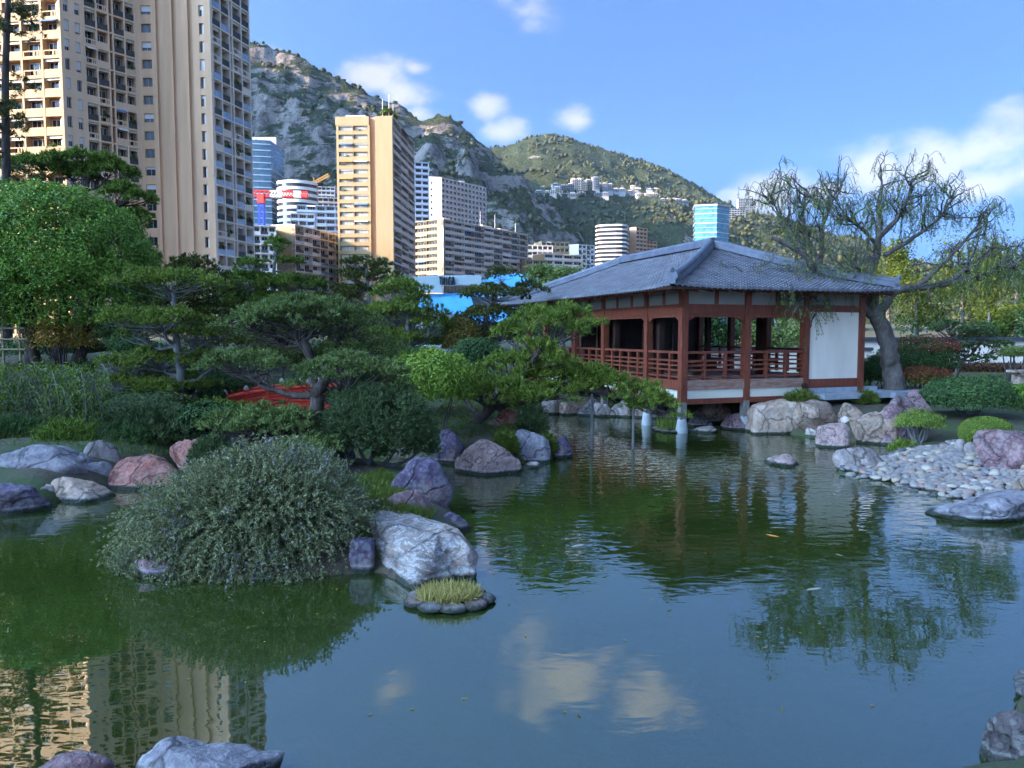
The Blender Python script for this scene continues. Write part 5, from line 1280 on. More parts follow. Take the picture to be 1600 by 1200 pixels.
Y = 30; pine('niwaki_pine', 'tiered dark pine in front of the beige balconied block', [base_of(428, Y), P3(425, 480, Y), P3(428, 430, Y), P3(432, 385, Y)],
     pads_px([(428, 384, 50, 24), (452, 410, 46, 14), (395, 412, 50, 16), (385, 440, 100, 26), (455, 445, 110, 30, .5), (410, 470, 130, 34), (360, 470, 80, 28, .4), (490, 470, 70, 28, .6)], Y), 105, PINE, BARKG, .15, .05, clump=.2, L=.15, w=.03)
Y = 30; pine('niwaki_pine', 'tall dark cloud pine silhouetted on the sunlit tower', [base_of(582, Y), P3(580, 520, Y), P3(576, 470, Y), P3(575, 440, Y), P3(572, 412, Y)],
     pads_px([(560, 410, 44, 14), (592, 414, 40, 14), (553, 426, 44, 14, .3), (600, 428, 48, 16, -.2), (555, 434, 50, 14), (608, 438, 30, 12), (552, 452, 60, 16, .2), (545, 464, 50, 14), (620, 455, 60, 22, .5)], Y), 106, PINED, BARKG, .14, .05, clump=.17, L=.12, w=.028)
Y = 24.5; pine('niwaki_pine', 'feathery green pine left of the blue canopies', [base_of(640, Y), P3(640, 560, Y), P3(636, 510, Y), P3(640, 470, Y)],
     pads_px([(628, 455, 90, 32), (650, 482, 90, 36), (610, 492, 100, 32, .3), (668, 510, 70, 36), (600, 525, 80, 28), (635, 530, 90, 28, .3), (590, 555, 70, 26, -.5)], Y), 107, PINEY, BARKG, .14, .06, clump=.2, L=.16, w=.024)
Y = 26; pine('niwaki_pine', 'tiered dark niwaki pine in front of the blue canopies', [base_of(780, Y), P3(775, 560, Y), P3(757, 520, Y), P3(762, 480, Y), P3(783, 440, Y)],
     pads_px([(785, 428, 46, 18), (770, 458, 112, 22), (830, 450, 50, 14, .4), (765, 492, 100, 24), (815, 490, 60, 18, .3), (770, 520, 80, 24, .2), (735, 505, 50, 20)], Y), 108, PINED, BARKG, .13, .05, clump=.16, L=.11, w=.024)
# ---- right pine islet
Y = 17.6; pine('leaning_pine', 'leaning bright green pine on the islet before the pavilion', [base_of(742, Y), P3(755, 650, Y), P3(778, 625, Y), P3(800, 600, Y), P3(830, 570, Y), P3(850, 530, Y)],
     pads_px([(868, 505, 140, 66, .6), (800, 575, 120, 56, .5), (835, 545, 60, 30), (855, 560, 90, 30, .2), (790, 612, 120, 40, -.3), (752, 612, 70, 32), (720, 590, 60, 30, .8), (820, 625, 70, 28, -.4), (800, 520, 60, 24, .8)], Y), 109, PINEY, BARK, .13, .06, clump=.17, L=.15, w=.019, tufts=12, k=10)
Y = 17.8; s_ = [base_of(800, Y), P3(815, 640, Y), P3(850, 612, Y), P3(920, 608, Y), P3(980, 622, Y), P3(1040, 645, Y)]
pine('reaching_pine', 'long low pine limb reaching over the pond towards the pavilion', s_, pads_px([(860, 590, 90, 34), (905, 590, 110, 44, .2), (950, 602, 110, 42), (990, 618, 100, 38, .1), (1025, 634, 80, 32), (870, 612, 70, 30, -.3)], Y, .7), 110, PINEY, BARK, .10, .04, clump=.16, L=.15, w=.019, tufts=13, k=10)
for px in (925, 990):
    q = MB(); a = P3(px, 615, 17.7); q.tube([(a[0], a[1], -.6), tuple(a)], [.035, .03], 6)
    tag(q.build('prop_pole', BARKG), ('slim pole propping the middle of the reaching pine limb', 'slim pole propping the outer reaching pine limb')[px > 950], 'pole', 'props under the reaching pine')
# ---- tall pines by the tower
Y = 34; pine('stone_pine', 'dark umbrella pine crown in front of the ochre tower', [base_of(128, Y), P3(130, 400, Y), P3(128, 330, Y), P3(140, 270, Y)], pads_px([(130, 250, 90, 28), (165, 268, 100, 30, .5), (110, 270, 70, 20), (195, 305, 80, 34), (60, 258, 120, 18, .5), (205, 345, 70, 34)], Y), 111, PINE, BARK, .2, .1, clump=.24, L=.2, w=.035)
def conifer():
    rng = np.random.default_rng(9); Y = 27; t = thing('sparse_conifer', 'sparse tall conifer with drooping twigs against the sunlit facade', 'tree', tuple(base_of(12, Y)))
    q = MB(); tr = [base_of(12, Y), P3(10, 300, Y), P3(8, 120, Y), P3(14, -30, Y), P3(16, -160, Y)]; Q = curve(tr, 40); q.tube(Q, np.linspace(.2, .06, 40), 8); q.build('trunk', BARK, t, True)
    for i in range(46):
        p = Q[rng.integers(14, 39)]; a = rng.uniform(0, 6.28); Ln = rng.uniform(.6, 1.5); e = p + np.array((math.cos(a) * Ln, math.sin(a) * Ln, rng.uniform(-.5, .1))); B = curve([p, (p + e) / 2 + np.array((0, 0, .12)), e], 8)
        q = MB(); q.tube(B, np.linspace(.025, .006, 8), 4, False); br = q.build('limb', TWIG, t)
        n = 26; P = B[rng.integers(2, 8, n)] + rng.normal(size=(n, 3)) * .10; V, F = needles(P, nrm(rng.normal(size=(n, 3)) + np.array([0, 0, -.3])), 11, .16, .03, .6, rng); mesh_obj('foliage', V, F, PINED, br)
conifer()
# ---- clipped ficus dome
def ficus():
    rng = np.random.default_rng(3); Y = 22; c = P3(70, 425, Y); s = 1 / ppm(Y); t = thing('clipped_ficus_tree', 'big dome clipped broadleaf tree with glossy green leaves', 'tree', tuple(base_of(60, Y)))
    V, F = dome_leaves(c, 172 * s, 150 * s, 136 * s, 62000, rng, .13, .07, .07, -.3, .78, 4.2, 4, .38); mesh_obj('crown', V, F, BROAD, t)
    V, F = dome_leaves(c + np.array((0.9, -.4, -.9)), 120 * s, 100 * s, 80 * s, 14000, rng, .12, .065, .16, -.5, .7, 2.2, 8); mesh_obj('crown', V, F, BROAD, t)
    for a, b_ in (((48, 545), (40, 440)), ((88, 545), (100, 430)), ((60, 545), (0, 440)), ((120, 545), (150, 440))):
        q = MB(); q.tube(curve([base_of(a[0], Y), P3((a[0] + b_[0]) / 2 + 6, 500, Y), P3(*b_, Y)], 10), np.linspace(.17, .10, 10), 8); q.build('trunk', BARK, t, True)
ficus()
# ---- round and domed shrubs of the middle
bush_px('round_bush', 'rounded light green broadleaf bush behind the speckled boulder', 'bush', 672, 600, 146, 118, 16.2, 9000, BUSHL, 31, L=.085, W=.05, lump=.16, stems=5, lumps=3)
bush_px('round_bush', 'low domed bush beside the light green bush', 'bush', 585, 600, 90, 56, 19, 4500, BUSHD, 32, L=.08)
bush_px('hedge_bush', 'rust tinged clipped egg shaped bush under the niwaki pine', 'bush', 722, 532, 66, 74, 25, 5500, OLIVE, 33, L=.09, W=.05, lump=.05)
bush_px('hedge_bush', 'dark clipped dome behind the leaning pine', 'bush', 748, 560, 90, 66, 23, 5000, BUSHD, 34, L=.09, W=.05)
bush_px('round_bush', 'wide pine green mound behind the light green bush', 'bush', 640, 572, 190, 60, 19.5, 9000, BUSHD, 35, L=.09, W=.035, lump=.2)
# fill of garden shrubs further back
fill = [(60, 560, 130, 70, 26, BUSHD), (330, 585, 120, 60, 24, BUSHD), (430, 560, 150, 60, 27, PINED), (520, 560, 140, 56, 28, BUSHD), (250, 565, 120, 56, 27, BUSHD), (150, 520, 120, 60, 30, BUSHD), (360, 530, 150, 60, 31, PINED),
        (480, 520, 150, 60, 33, BUSHD), (590, 515, 130, 60, 34, PINED), (690, 530, 90, 50, 33, BUSHD), (260, 500, 130, 70, 34, PINED), (420, 490, 150, 60, 38, BUSHD), (540, 490, 140, 60, 40, PINED), (840, 520, 120, 50, 36, BUSHD), (320, 455, 150, 60, 42, BUSHD), (20, 490, 120, 70, 32, YELL)]
fill += [(20, 650, 150, 80, 17.6, BUSHD), (110, 660, 120, 70, 17.2, PINED), (190, 640, 110, 60, 18.6, BUSHD), (260, 640, 110, 54, 18.2, PINED), (330, 655, 90, 50, 16.6, BUSHD), (60, 600, 140, 60, 20, PINED), (130, 590, 90, 50, 22, BUSHD), (300, 620, 100, 50, 20.5, BUSHD), (240, 600, 90, 44, 22.5, PINED), (350, 600, 80, 44, 23, BUSHD), (545, 620, 70, 40, 20, BUSHD), (200, 545, 90, 40, 28, BUSHD), (110, 545, 90, 50, 27, PINED)]
wh = ['behind the cascade stones', 'behind the red bridge end', 'behind the broad black pine', 'between bridge and feathery pine', 'behind the cloud pruned pine', 'in the gap under the ficus', 'between two niwaki trunks', 'under the tiered dark pine', 'under the silhouetted cloud pine', 'left of the blue canopies', 'behind the domed pine', 'before the beige block', 'before the sunlit tower foot', 'left of the pavilion roof end', 'at the foot of the ochre tower', 'beside the bamboo trellis', 'over the back of the layered slab', 'under the arching weeping stems', 'at the foot of the cascade slabs', 'before the cloud pruned trunk', 'above the craggy red boulder', 'behind the weeping shrub', 'beside the upper cascade slab', 'between cloud pruned pine and bridge', 'behind the narrow cascade slab', 'at the left bridge end', 'between bridge and light green bush', 'by the flat step stone', 'in shade behind the ficus trunks']
for i, (px, py, w, h, Y, m_) in enumerate(fill):
    bush_px('garden_shrub', ('dark', 'olive', 'yellowing')[0 if m_ is BUSHD else 1 if m_ is PINED else 2] + ' leafy garden shrub ' + wh[i], 'shrub', px, py, w, h, Y, 4200, m_, 200 + i, L=.12, W=.06, lump=.25, stems=3, group='garden shrubs between the pines')
# ---- rosemary
def rosemary():
    rng = np.random.default_rng(12); Y = 9.4; c = np.array((-3.25, 9.28, .24)); t = thing('rosemary_bush', 'large trailing rosemary with blue flowers hanging to the water', 'bush', (c[0], c[1], .1))
    rx, ry, rz = 1.43, 1.0, .86; n = 4000; d = rdirs(n * 2, rng); d = d[d[:, 2] > -.15][:n]; n = len(d)
    r = 1 + .17 * fbm(d * 2.0 + 3, 3, 8) - .13 * np.clip(-d[:, 0], 0, 1) * np.clip(d[:, 2], 0, 1); P0 = c + d * r[:, None] * np.array([rx, ry, rz]) * .86
    S = 9; out = nrm(d * np.array([1, 1, .6]) + rng.normal(size=(n, 3)) * .28 + np.array([0, 0, .35]) * np.clip(d[:, 2:3], 0, 1)); Ln = rng.uniform(.18, .50, n)
    low = np.clip(.62 - d[:, 2], 0, 1) * 1.35; pts = [P0]; dirn = out.copy()
    for i in range(S):
        dirn = nrm(dirn + np.array([0, 0, -1]) * (low * .34)[:, None] + rng.normal(size=(n, 3)) * .10); pts.append(pts[-1] + dirn * (Ln / S * (1 + .9 * low))[:, None])
    A = np.stack(pts, 1); A[..., 2] = np.maximum(A[..., 2], .02 + rng.random(A[..., 2].shape) * .03)
    PP = A[:, 1:].reshape(-1, 3); DD = nrm(A[:, 1:] - A[:, :-1]).reshape(-1, 3)
    V, F = needles(PP, DD * .9, 7, .048, .013, .7, rng); mesh_obj('leafy_stems', V, F, ROSE, t)
    patch = fbm(d * 2.4 + 4, 3, 31) > .05
    fl = rng.random(n) < np.where(patch & (d[:, 2] > .1), .75, .08); Fp = A[fl][:, 4:].reshape(-1, 3); Fp = Fp[rng.random(len(Fp)) < .5]
    V, F = needles(Fp, rdirs(len(Fp), rng), 5, .028, .024, .8, rng); mesh_obj('flowers', V, F, ROSEF, t)
    V, F = dome_leaves(c, rx * .84, ry * .84, rz * .84, 16000, rng, .06, .02, .1, -.3, .8); mesh_obj('inner_foliage', V, F, BUSHD, t)
rosemary()
# ---- grasses and groundcover
def grass_patch(name, label, px_poly, n, mat, seed, h=.12, w=.012, z=None, k=5, parent=None):
    rng = np.random.default_rng(seed); poly = np.array([gnd(px, py, .3)[:2] for px, py in px_poly]); lo, hi = poly.min(0), poly.max(0)
    P = rng.uniform(lo, hi, (n * 5, 2)); P = P[sdist(P, poly) > 0][:n]; zz = land_h(P); P = np.concatenate([P, (zz if z is None else np.full(len(P), z))[:, None]], 1)
    V, F = needles(P, np.tile(np.array([[0, 0, 1.]]), (len(P), 1)), k, h, w, .35, rng)
    o = bpy.data.objects.new(name, mesh_from(name, V, F, mat)); COL.objects.link(o); return tag(o, label, 'grass', None, 'stuff')
grass_patch('grass', 'short grass on the rosemary islet', [(505, 780), (600, 745), (680, 800), (650, 850), (580, 850), (500, 800)], 2600, GRASSM, 1, .10)
grass_patch('grass', 'bright green groundcover round the blue grey boulder', [(765, 705), (800, 672), (860, 668), (880, 700), (800, 735)], 2200, GRASSM, 2, .14)
grass_patch('grass', 'grass on the bank under the leaning pine', [(660, 690), (700, 640), (850, 640), (850, 690), (760, 700)], 2200, GRASSM, 3, .09)
grass_patch('grass', 'low green tufts along the top of the stone wall', [(1215, 642), (1225, 622), (1300, 618), (1360, 622), (1350, 642)], 1500, GRASSM, 4, .16)
grass_patch('grass', 'lawn behind the plum boulder', [(1400, 640), (1440, 605), (1640, 605), (1640, 660)], 5000, GRASSM, 5, .07)
grass_patch('grass', 'rough grass on the right bank beyond the cobbles', [(1660, 1050), (1700, 960), (1690, 840), (1640, 790), (1660, 700), (2300, 700), (2500, 1000), (2200, 1100)], 7000, GRASSM, 7, .08)
grass_patch('grass', 'dark grass on the left bank', [(-60, 720), (0, 650), (330, 640), (300, 700), (150, 730)], 2500, GRASSM, 6, .12)
def mound(px, py, w, h, Y, seed, mat, label, n=500, L=.16, kk=9, cat='plant', name='groundcover', spread=.55, group=None, w2=.02):
    rng = np.random.default_rng(seed); c = P3(px, py + h / 2, Y); s = 1 / ppm(Y); t = thing(name, label, cat, tuple(c), group); d = rdirs(n * 2, rng); d = d[d[:, 2] > -.1][:n]
    P = c + d * rng.uniform(.3, 1, (len(d), 1)) * np.array([w * s / 2, w * s / 2 * .8, h * s]); V, F = needles(P, nrm(d + np.array([0, 0, .6])), kk, L, w2, spread, rng); mesh_obj('foliage', V, F, mat, t); return t
mound(1250, 622, 60, 26, 21.4, 1, GRASSM, 'feathery green plant on the wall below the white panel')
mound(1352, 620, 36, 16, 22, 2, GRASSM, 'small green tuft by the terrace edge')
mound(1410, 700, 44, 22, 17.6, 3, CLIP, 'small yellow green fern on the cobbles')
mound(830, 650, 50, 36, 16.9, 4, JUNI, 'dark bluish rounded plant at the islet tip', 700)
mound(790, 690, 40, 26, 15.6, 5, GRASSM, 'bright green tuft left of the blue grey boulder')
mound(855, 692, 26, 24, 16.4, 6, GRASSM, 'grassy tuft right of the blue grey boulder')
mound(250, 660, 170, 60, 16.6, 7, JUNI, 'dark trailing groundcover spilling over the red bank', 2600, .15)
mound(190, 690, 110, 60, 15.6, 8, BUSHD, 'dark hanging groundcover over the layered slab end', 1600, .15)
mound(330, 700, 70, 40, 14.6, 9, JUNI, 'blue green groundcover by the craggy red boulder', 900, .12)
mound(470, 705, 110, 34, 12.2, 10, PINEB, 'low prostrate pine behind the rosemary flowers', 1400, .10, 10)
mound(20, 672, 130, 44, 15.4, 11, BUSHD, 'dark creeping plants spilling over the layered slab', 1500, .14)
mound(105, 676, 120, 40, 15.2, 12, PINE, 'green creeping plants at the middle of the layered slab', 1300, .13)
mound(-30, 690, 110, 50, 14.8, 13, PINED, 'olive creeping plants at the outer end of the layered slab', 1100, .14)
def weeping():
    rng = np.random.default_rng(77); Y = 16.5; t = thing('weeping_shrub', 'weeping shrub with pale arching stems over the layered slab', 'shrub', tuple(base_of(60, Y)))
    q = MB(); PP = []; DD = []
    for i in range(230):
        px = rng.uniform(-60, 165); y0 = Y + rng.uniform(-1.2, 1.5); p = P3(px, rng.uniform(560, 620), y0); a = rng.uniform(-1, 1); Ln = rng.uniform(.5, 1.3)
        e = p + np.array((a * .5, rng.uniform(-.5, .2), -Ln)); B = curve([p + np.array((-a * .4, .3, -.5)), p, (p + e) / 2 + np.array((a * .12, -.1, .1)), e], 14)
        if i % 2 == 0: q.tube(B, np.linspace(.014, .005, 14), 4, False)
        PP.append(np.repeat(B[3:], 4, 0)); DD.append(np.repeat(nrm(np.gradient(B, axis=0))[3:], 4, 0))
    q.build('arching_stems', BARKG, t); PP = np.concatenate(PP) + rng.normal(size=(len(PP) * 44, 3)) * .07; DD = np.concatenate(DD)
    V, F = leaves(PP, DD + rng.normal(size=DD.shape) * .6, rng.normal(size=DD.shape) + np.array([0, 0, 1]), .09, .03, rng); mesh_obj('foliage', V, F, PINE, t)
weeping()
bush_px('garden_shrub', 'leafy dark shrub at the back of the layered slab', 'shrub', 60, 640, 220, 110, 18.2, 9000, BUSHD, 300, L=.1, W=.04, lump=.3, lumps=3.5)
bush_px('garden_shrub', 'bare twiggy yellow leaved shrub by the bamboo trellis', 'shrub', 95, 530, 120, 90, 21, 1500, YELL, 301, L=.09, W=.05, lump=.3, shell=.2, stems=16)
bush_px('garden_shrub', 'spiky green plant below the cloud pruned pine', 'shrub', 215, 645, 130, 60, 17.4, 6000, JUNI, 302, L=.16, W=.025, lump=.3)
# ---- right side shrubs
bush_px('leafy_hedge', 'dark leafy hedge bush on thin stems behind the cobbles', 'bush', 1516, 622, 150, 72, 19.5, 9000, BUSHD, 41, L=.075, W=.045, stems=8, lump=.14)
bush_px('leafy_hedge', 'small green hedge at the right of the dark leafy bush', 'bush', 1610, 625, 80, 56, 21, 3500, BROAD, 42, L=.07)
bush_px('clipped_bush', 'tightly clipped round bush beside the plum boulder', 'bush', 1541, 676, 80, 52, 16.6, 9000, CLIP, 43, L=.045, W=.022, lump=.03, shell=.86, lo=-.6)
bush_px('twiggy_shrub', 'yellow green shrub with bare pale stems beside the plum boulder', 'shrub', 1436, 662, 74, 46, 17.8, 3600, CLIP, 44, L=.05, W=.025, lump=.25, stems=14, bark=BARKG, lo=-.1)
bush_px('red_tipped_bush', 'wide dark bush with red young shoots behind the pepper tree', 'bush', 1432, 562, 124, 70, 26, 6000, BUSHD, 45, L=.1, W=.05, lump=.15,
        extra=lambda t, c, rng: mesh_obj('red_shoots', *dome_leaves(c + np.array((.25, -.12, .20)), 1.35, 1.15, .62, 2200, rng, .11, .05, .2, .25, .8, 3, 4), REDL, t))
bush_px('red_tipped_bush', 'low orange tinged bush in front of the brown hedge bank', 'bush', 1440, 592, 96, 30, 23.5, 2500, OLIVE, 46, L=.09, W=.045,
        extra=lambda t, c, rng: mesh_obj('red_shoots', *dome_leaves(c + np.array((0, -.1, .1)), .95, .8, .3, 1500, rng, .09, .045, .2, .0, .7, 3, 4), REDL, t))
bush_px('garden_shrub', 'dark shrub behind the pepper tree trunk', 'shrub', 1385, 580, 70, 60, 25.5, 3000, BUSHD, 47, L=.09)
bush_px('garden_shrub', 'dark bush between white wall panel and pepper tree trunk', 'shrub', 1362, 585, 36, 60, 25, 2000, BUSHD, 48, L=.09)
Y = 31; pine('niwaki_pine', 'rounded grey green cloud tree before the white garden wall', [base_of(1490, Y), P3(1500, 565, Y), P3(1490, 540, Y), P3(1492, 520, Y)], pads_px([(1487, 512, 60, 30), (1533, 522, 54, 34, .3), (1510, 545, 50, 24), (1560, 540, 40, 20), (1535, 560, 36, 16, -.2), (1475, 548, 40, 18)], Y), 112, JUNI, BARK, .1, .05, clump=.16, L=.09, w=.03, tufts=16)
for i, px in enumerate((1578, 1594)):
    bush_px('small_tree', ('small pruned tree before the white garden wall', 'second small pruned tree beside the white garden wall')[i], 'tree', px, 552, 40, 26, 30, 1200, PEPPER, 50 + i, L=.09, stems=3, stem_r=.05, shell=.4)
# ---- pepper tree
def pepper():
    rng = np.random.default_rng(21); Y = 23.2; t = thing('pepper_tree', 'gnarled weeping pepper tree with fine drooping leaves beside the pavilion', 'tree', tuple(base_of(1398, Y)))
    def br(pts, r0, r1, n=16, k=8): 
        q = MB(); Q = curve(pts, n, r0 * .10, rng); q.tube(Q, np.linspace(r0, r1, n), k); return Q, q
    trunk, q = br([base_of(1402, Y), P3(1396, 590, Y), P3(1388, 545, Y), P3(1376, 505, Y), P3(1366, 480, Y)], .33, .22, 18, 11); q.build('trunk', BARKP, t, True)
    limbs = [([(1370, 495), (1330, 470), (1300, 452), (1270, 420), (1258, 395), (1205, 370)], .18, .06, -.4), ([(1366, 482), (1345, 450), (1368, 410), (1374, 370), (1372, 330), (1378, 290)], .17, .05, .3), ([(1376, 485), (1395, 452), (1430, 450), (1480, 445), (1520, 410), (1560, 380)], .15, .04, .0),
             ([(1300, 452), (1290, 425), (1262, 375), (1252, 335), (1262, 300)], .10, .03, .4), ([(1272, 425), (1285, 400), (1283, 360), (1300, 315), (1310, 285)], .09, .03, .6), ([(1374, 370), (1400, 345), (1420, 310), (1425, 280)], .09, .03, -.5), ([(1372, 385), (1350, 360), (1330, 345), (1310, 335)], .07, .025, -.6),
             ([(1430, 450), (1455, 430), (1500, 385), (1530, 350), (1545, 320)], .08, .025, .5), ([(1382, 400), (1430, 370), (1470, 340), (1490, 305)], .08, .025, .3), ([(1330, 470), (1270, 462), (1220, 460), (1180, 445)], .06, .02, -.9), ([(1340, 470), (1290, 470), (1265, 462), (1240, 470)], .07, .02, -1.2),
             ([(1480, 445), (1530, 430), (1570, 420), (1600, 405)], .06, .02, -.5), ([(1258, 395), (1235, 360), (1215, 330), (1205, 305)], .06, .02, .2), ([(1366, 480), (1370, 455), (1340, 430), (1345, 405)], .10, .04, -.7)]
    tips = []
    for pts, r0, r1, dy in limbs:
        n = len(pts); Q, q = br([P3(px, py, Y + dy * 1.6 * i / (n - 1)) for i, (px, py) in enumerate(pts)], r0, r1, 20, 8); lm = q.build('limb', BARKP, t, True); tips.append((Q, r1, lm))
    PP = []; DD = []; ctr = P3(1385, 400, Y)
    for Q, r1, lm in tips:
        for j in range(17):
            i0 = rng.integers(6, 20); p = Q[i0]; o = nrm(p - ctr); d = nrm(rng.normal(size=3) * .8 + o * .7 + np.array([0, 0, .45])); Ln = rng.uniform(.55, 1.35); e = p + d * Ln; m_ = (p + e) / 2 + rng.normal(size=3) * .14
            B = curve([p, m_, e], 10, .02, rng); q = MB(); q.tube(B, np.linspace(.03, .009, 10), 5, False)
            for s in range(7):              # arching twigs, leaves on the drooping ends
                b0 = B[rng.integers(3, 10)]; dr = rng.uniform(.05, .5); a = rng.uniform(0, 6.28); out = np.array((math.cos(a), math.sin(a), 0)) * rng.uniform(.15, .5)
                S = curve([b0, b0 + out * .55 + np.array((0, 0, rng.uniform(.08, .3))), b0 + out + np.array((0, 0, -dr))], 11); q.tube(S, np.linspace(.009, .004, 11), 3, False)
                PP.append(np.repeat(S[6:], 3, 0)); DD.append(np.repeat(nrm(np.gradient(S, axis=0))[6:], 3, 0))
            q.build('twig', TWIG, lm)
    # long curtains on the lower right and over the eave
    for (x0, x1, y0, y1, n) in ((1440, 1600, 400, 440, 90), (1180, 1300, 410, 450, 34), (1330, 1400, 440, 470, 16)):
        for _ in range(n):
            b0 = P3(rng.uniform(x0, x1), rng.uniform(y0, y1), Y + rng.uniform(-1.2, 1.2)); S = curve([b0, b0 + np.array((rng.normal() * .1, rng.normal() * .1, -.3)), b0 + np.array((rng.normal() * .15, rng.normal() * .15, -rng.uniform(.4, 1.1)))], 12); PP.append(np.repeat(S, 3, 0)); DD.append(np.repeat(nrm(np.gradient(S, axis=0)), 3, 0))
    PP = np.concatenate(PP); DD = np.concatenate(DD); PP = PP + rng.normal(size=PP.shape) * .02; print('pepper leaves', len(PP))
    V, F = leaves(PP, DD + rng.normal(size=DD.shape) * .5, rng.normal(size=DD.shape), .105, .024, rng); mesh_obj('crown', V, F, PEPPER, t)
pepper()
# ---- background trees
def bgtree(label, px, py, w, h, Y, mat, seed, n=3900, L=.28, W=.15, name='tree'):
    rng = np.random.default_rng(seed); s = 1 / ppm(Y); t = thing(name, label, 'tree', tuple(base_of(px, Y)), 'trees behind the garden')
    c0 = P3(px, py, Y); q = MB(); q.tube(curve([base_of(px, Y), (base_of(px, Y) + c0) / 2 + rng.normal(size=3) * .2, c0 + np.array((0, 0, h * s * .2))], 9), np.linspace(.22, .07, 9), 7); q.build('trunk', BARKG, t, True)
    for i in range(9):
        c = c0 + np.array((rng.uniform(-.36, .36) * w * s, rng.uniform(-.3, .3) * w * s, rng.uniform(-.36, .36) * h * s)); r = rng.uniform(.16, .30) * w * s
        V, F = dome_leaves(c, r, r, r * min(1.0, h / w * 1.2), n // 9, rng, L, W, .35, -.9, .35, 3, seed + i); mesh_obj('crown', V, F, mat, t)
BG = [('yellow green sunlit tree beyond the white garden wall', 1430, 470, 130, 110, 52, SUNNY), ('sunlit olive tree right of the pepper tree crown', 1505, 440, 140, 130, 56, SUNNY), ('sunlit tree at the right end of the white wall', 1585, 450, 130, 150, 50, SUNNY), ('low sunlit yellow shrub tree above the white wall', 1545, 500, 130, 60, 47, SUNNY),
      ('tall pale tree behind the sunlit trees', 1385, 430, 90, 120, 60, SUNNY), ('dark tree seen through the pavilion front bay', 1120, 510, 110, 80, 40, BUSHD), ('grey green tree seen through the second pavilion bay', 1210, 515, 110, 80, 42, PEPPER), ('tree behind the white wall panel', 1310, 490, 110, 90, 44, PEPPER), ('airy willowy tree behind the far roof slope', 880, 440, 110, 50, 44, PEPPER),
      ('airy tree left of the far pavilion eave', 930, 450, 90, 60, 46, PEPPER), ('dark tree far behind the pavilion deck', 1010, 520, 120, 70, 44, BUSHD), ('dark tree at right edge behind the cloud tree', 1650, 470, 120, 160, 44, BUSHD)]
for i, (lb, px, py, w, h, Y, m_) in enumerate(BG): bgtree(lb, px, py, w, h, Y, m_, 400 + i)
# ------------------------------------------------------------------ small things
# red arched bridge
LACQ = plain('red_lacquer', (.85, .075, .035), (.7, .05, .025), 3, .4, .1); LACW = plain('worn_white_edge', (.55, .50, .47), (.45, .3, .27), 6, .6, .1)
def bridge():
    Y = 21.5; a = P3(352, 640, Y); e = P3(600, 632, Y + 2.0); t = thing('arched_bridge', 'red lacquered arched footbridge glimpsed between the pines', 'bridge', tuple((a + e) / 2 - np.array((0, 0, .6))))
    d = nrm((e - a) * np.array((1, 1, 0))); n = np.array((d[1], -d[0], 0)); Ln = np.linalg.norm((e - a)[:2]); zb = .16
    f = lambda u: np.array((a[0], a[1], 0)) + d * Ln * u + np.array((0, 0, zb + .24 * 4 * u * (1 - u)))
    for side in (0, 1):
        o = -n * 1.25 * side
        for h, w in ((.10, .12), (.34, .09), (.55, .08), (.74, .11)):
            q = MB(); q.tube([f(u) + o + np.array((0, 0, h)) for u in np.linspace(0, 1, 18)], np.full(18, w / 2 + .01), 8); q.build('rail', LACQ, t, True)
        for i in range(9):
            p = f(i / 8) + o; q = MB(); q.box((p[0], p[1], p[2] + .38), (.11, .11, .95)); po = q.build('post', LACQ, t)
            q = MB(); q.tube([p + np.array((0, 0, .86)), p + np.array((0, 0, .92)), p + np.array((0, 0, .99))], [.07, .075, .02], 8); q.build('cap', LACW, po, True)
    for i in range(26):
        p = f((i + .5) / 26) - n * .62; q = MB(); q.box((p[0], p[1], p[2] - .02), (Ln / 26 * .93, 1.3, .06), math.atan2(d[1], d[0])); q.build('deck_plank', LACW, t)
bridge()
# bamboo trellis
BAM = plain('bamboo_pole', (.32, .24, .12), (.22, .16, .08), 5, .5, .1)
def trellis():
    Y = 20.5; t = thing('bamboo_trellis', 'tan bamboo lattice trellis under the ficus', 'trellis', tuple(base_of(15, Y)))
    for px in (-20, 8, 34):
        p = base_of(px, Y); q = MB(); q.tube([tuple(p), (p[0], p[1], P3(px, 498, Y)[2])], [.035, .03], 8); q.build('upright', BAM, t, True)
    for py in (513, 530, 546):
        q = MB(); q.tube([P3(-30, py, Y - .05), P3(40, py, Y - .05)], [.026, .026], 8); q.build('crossbar', BAM, t, True)
trellis()
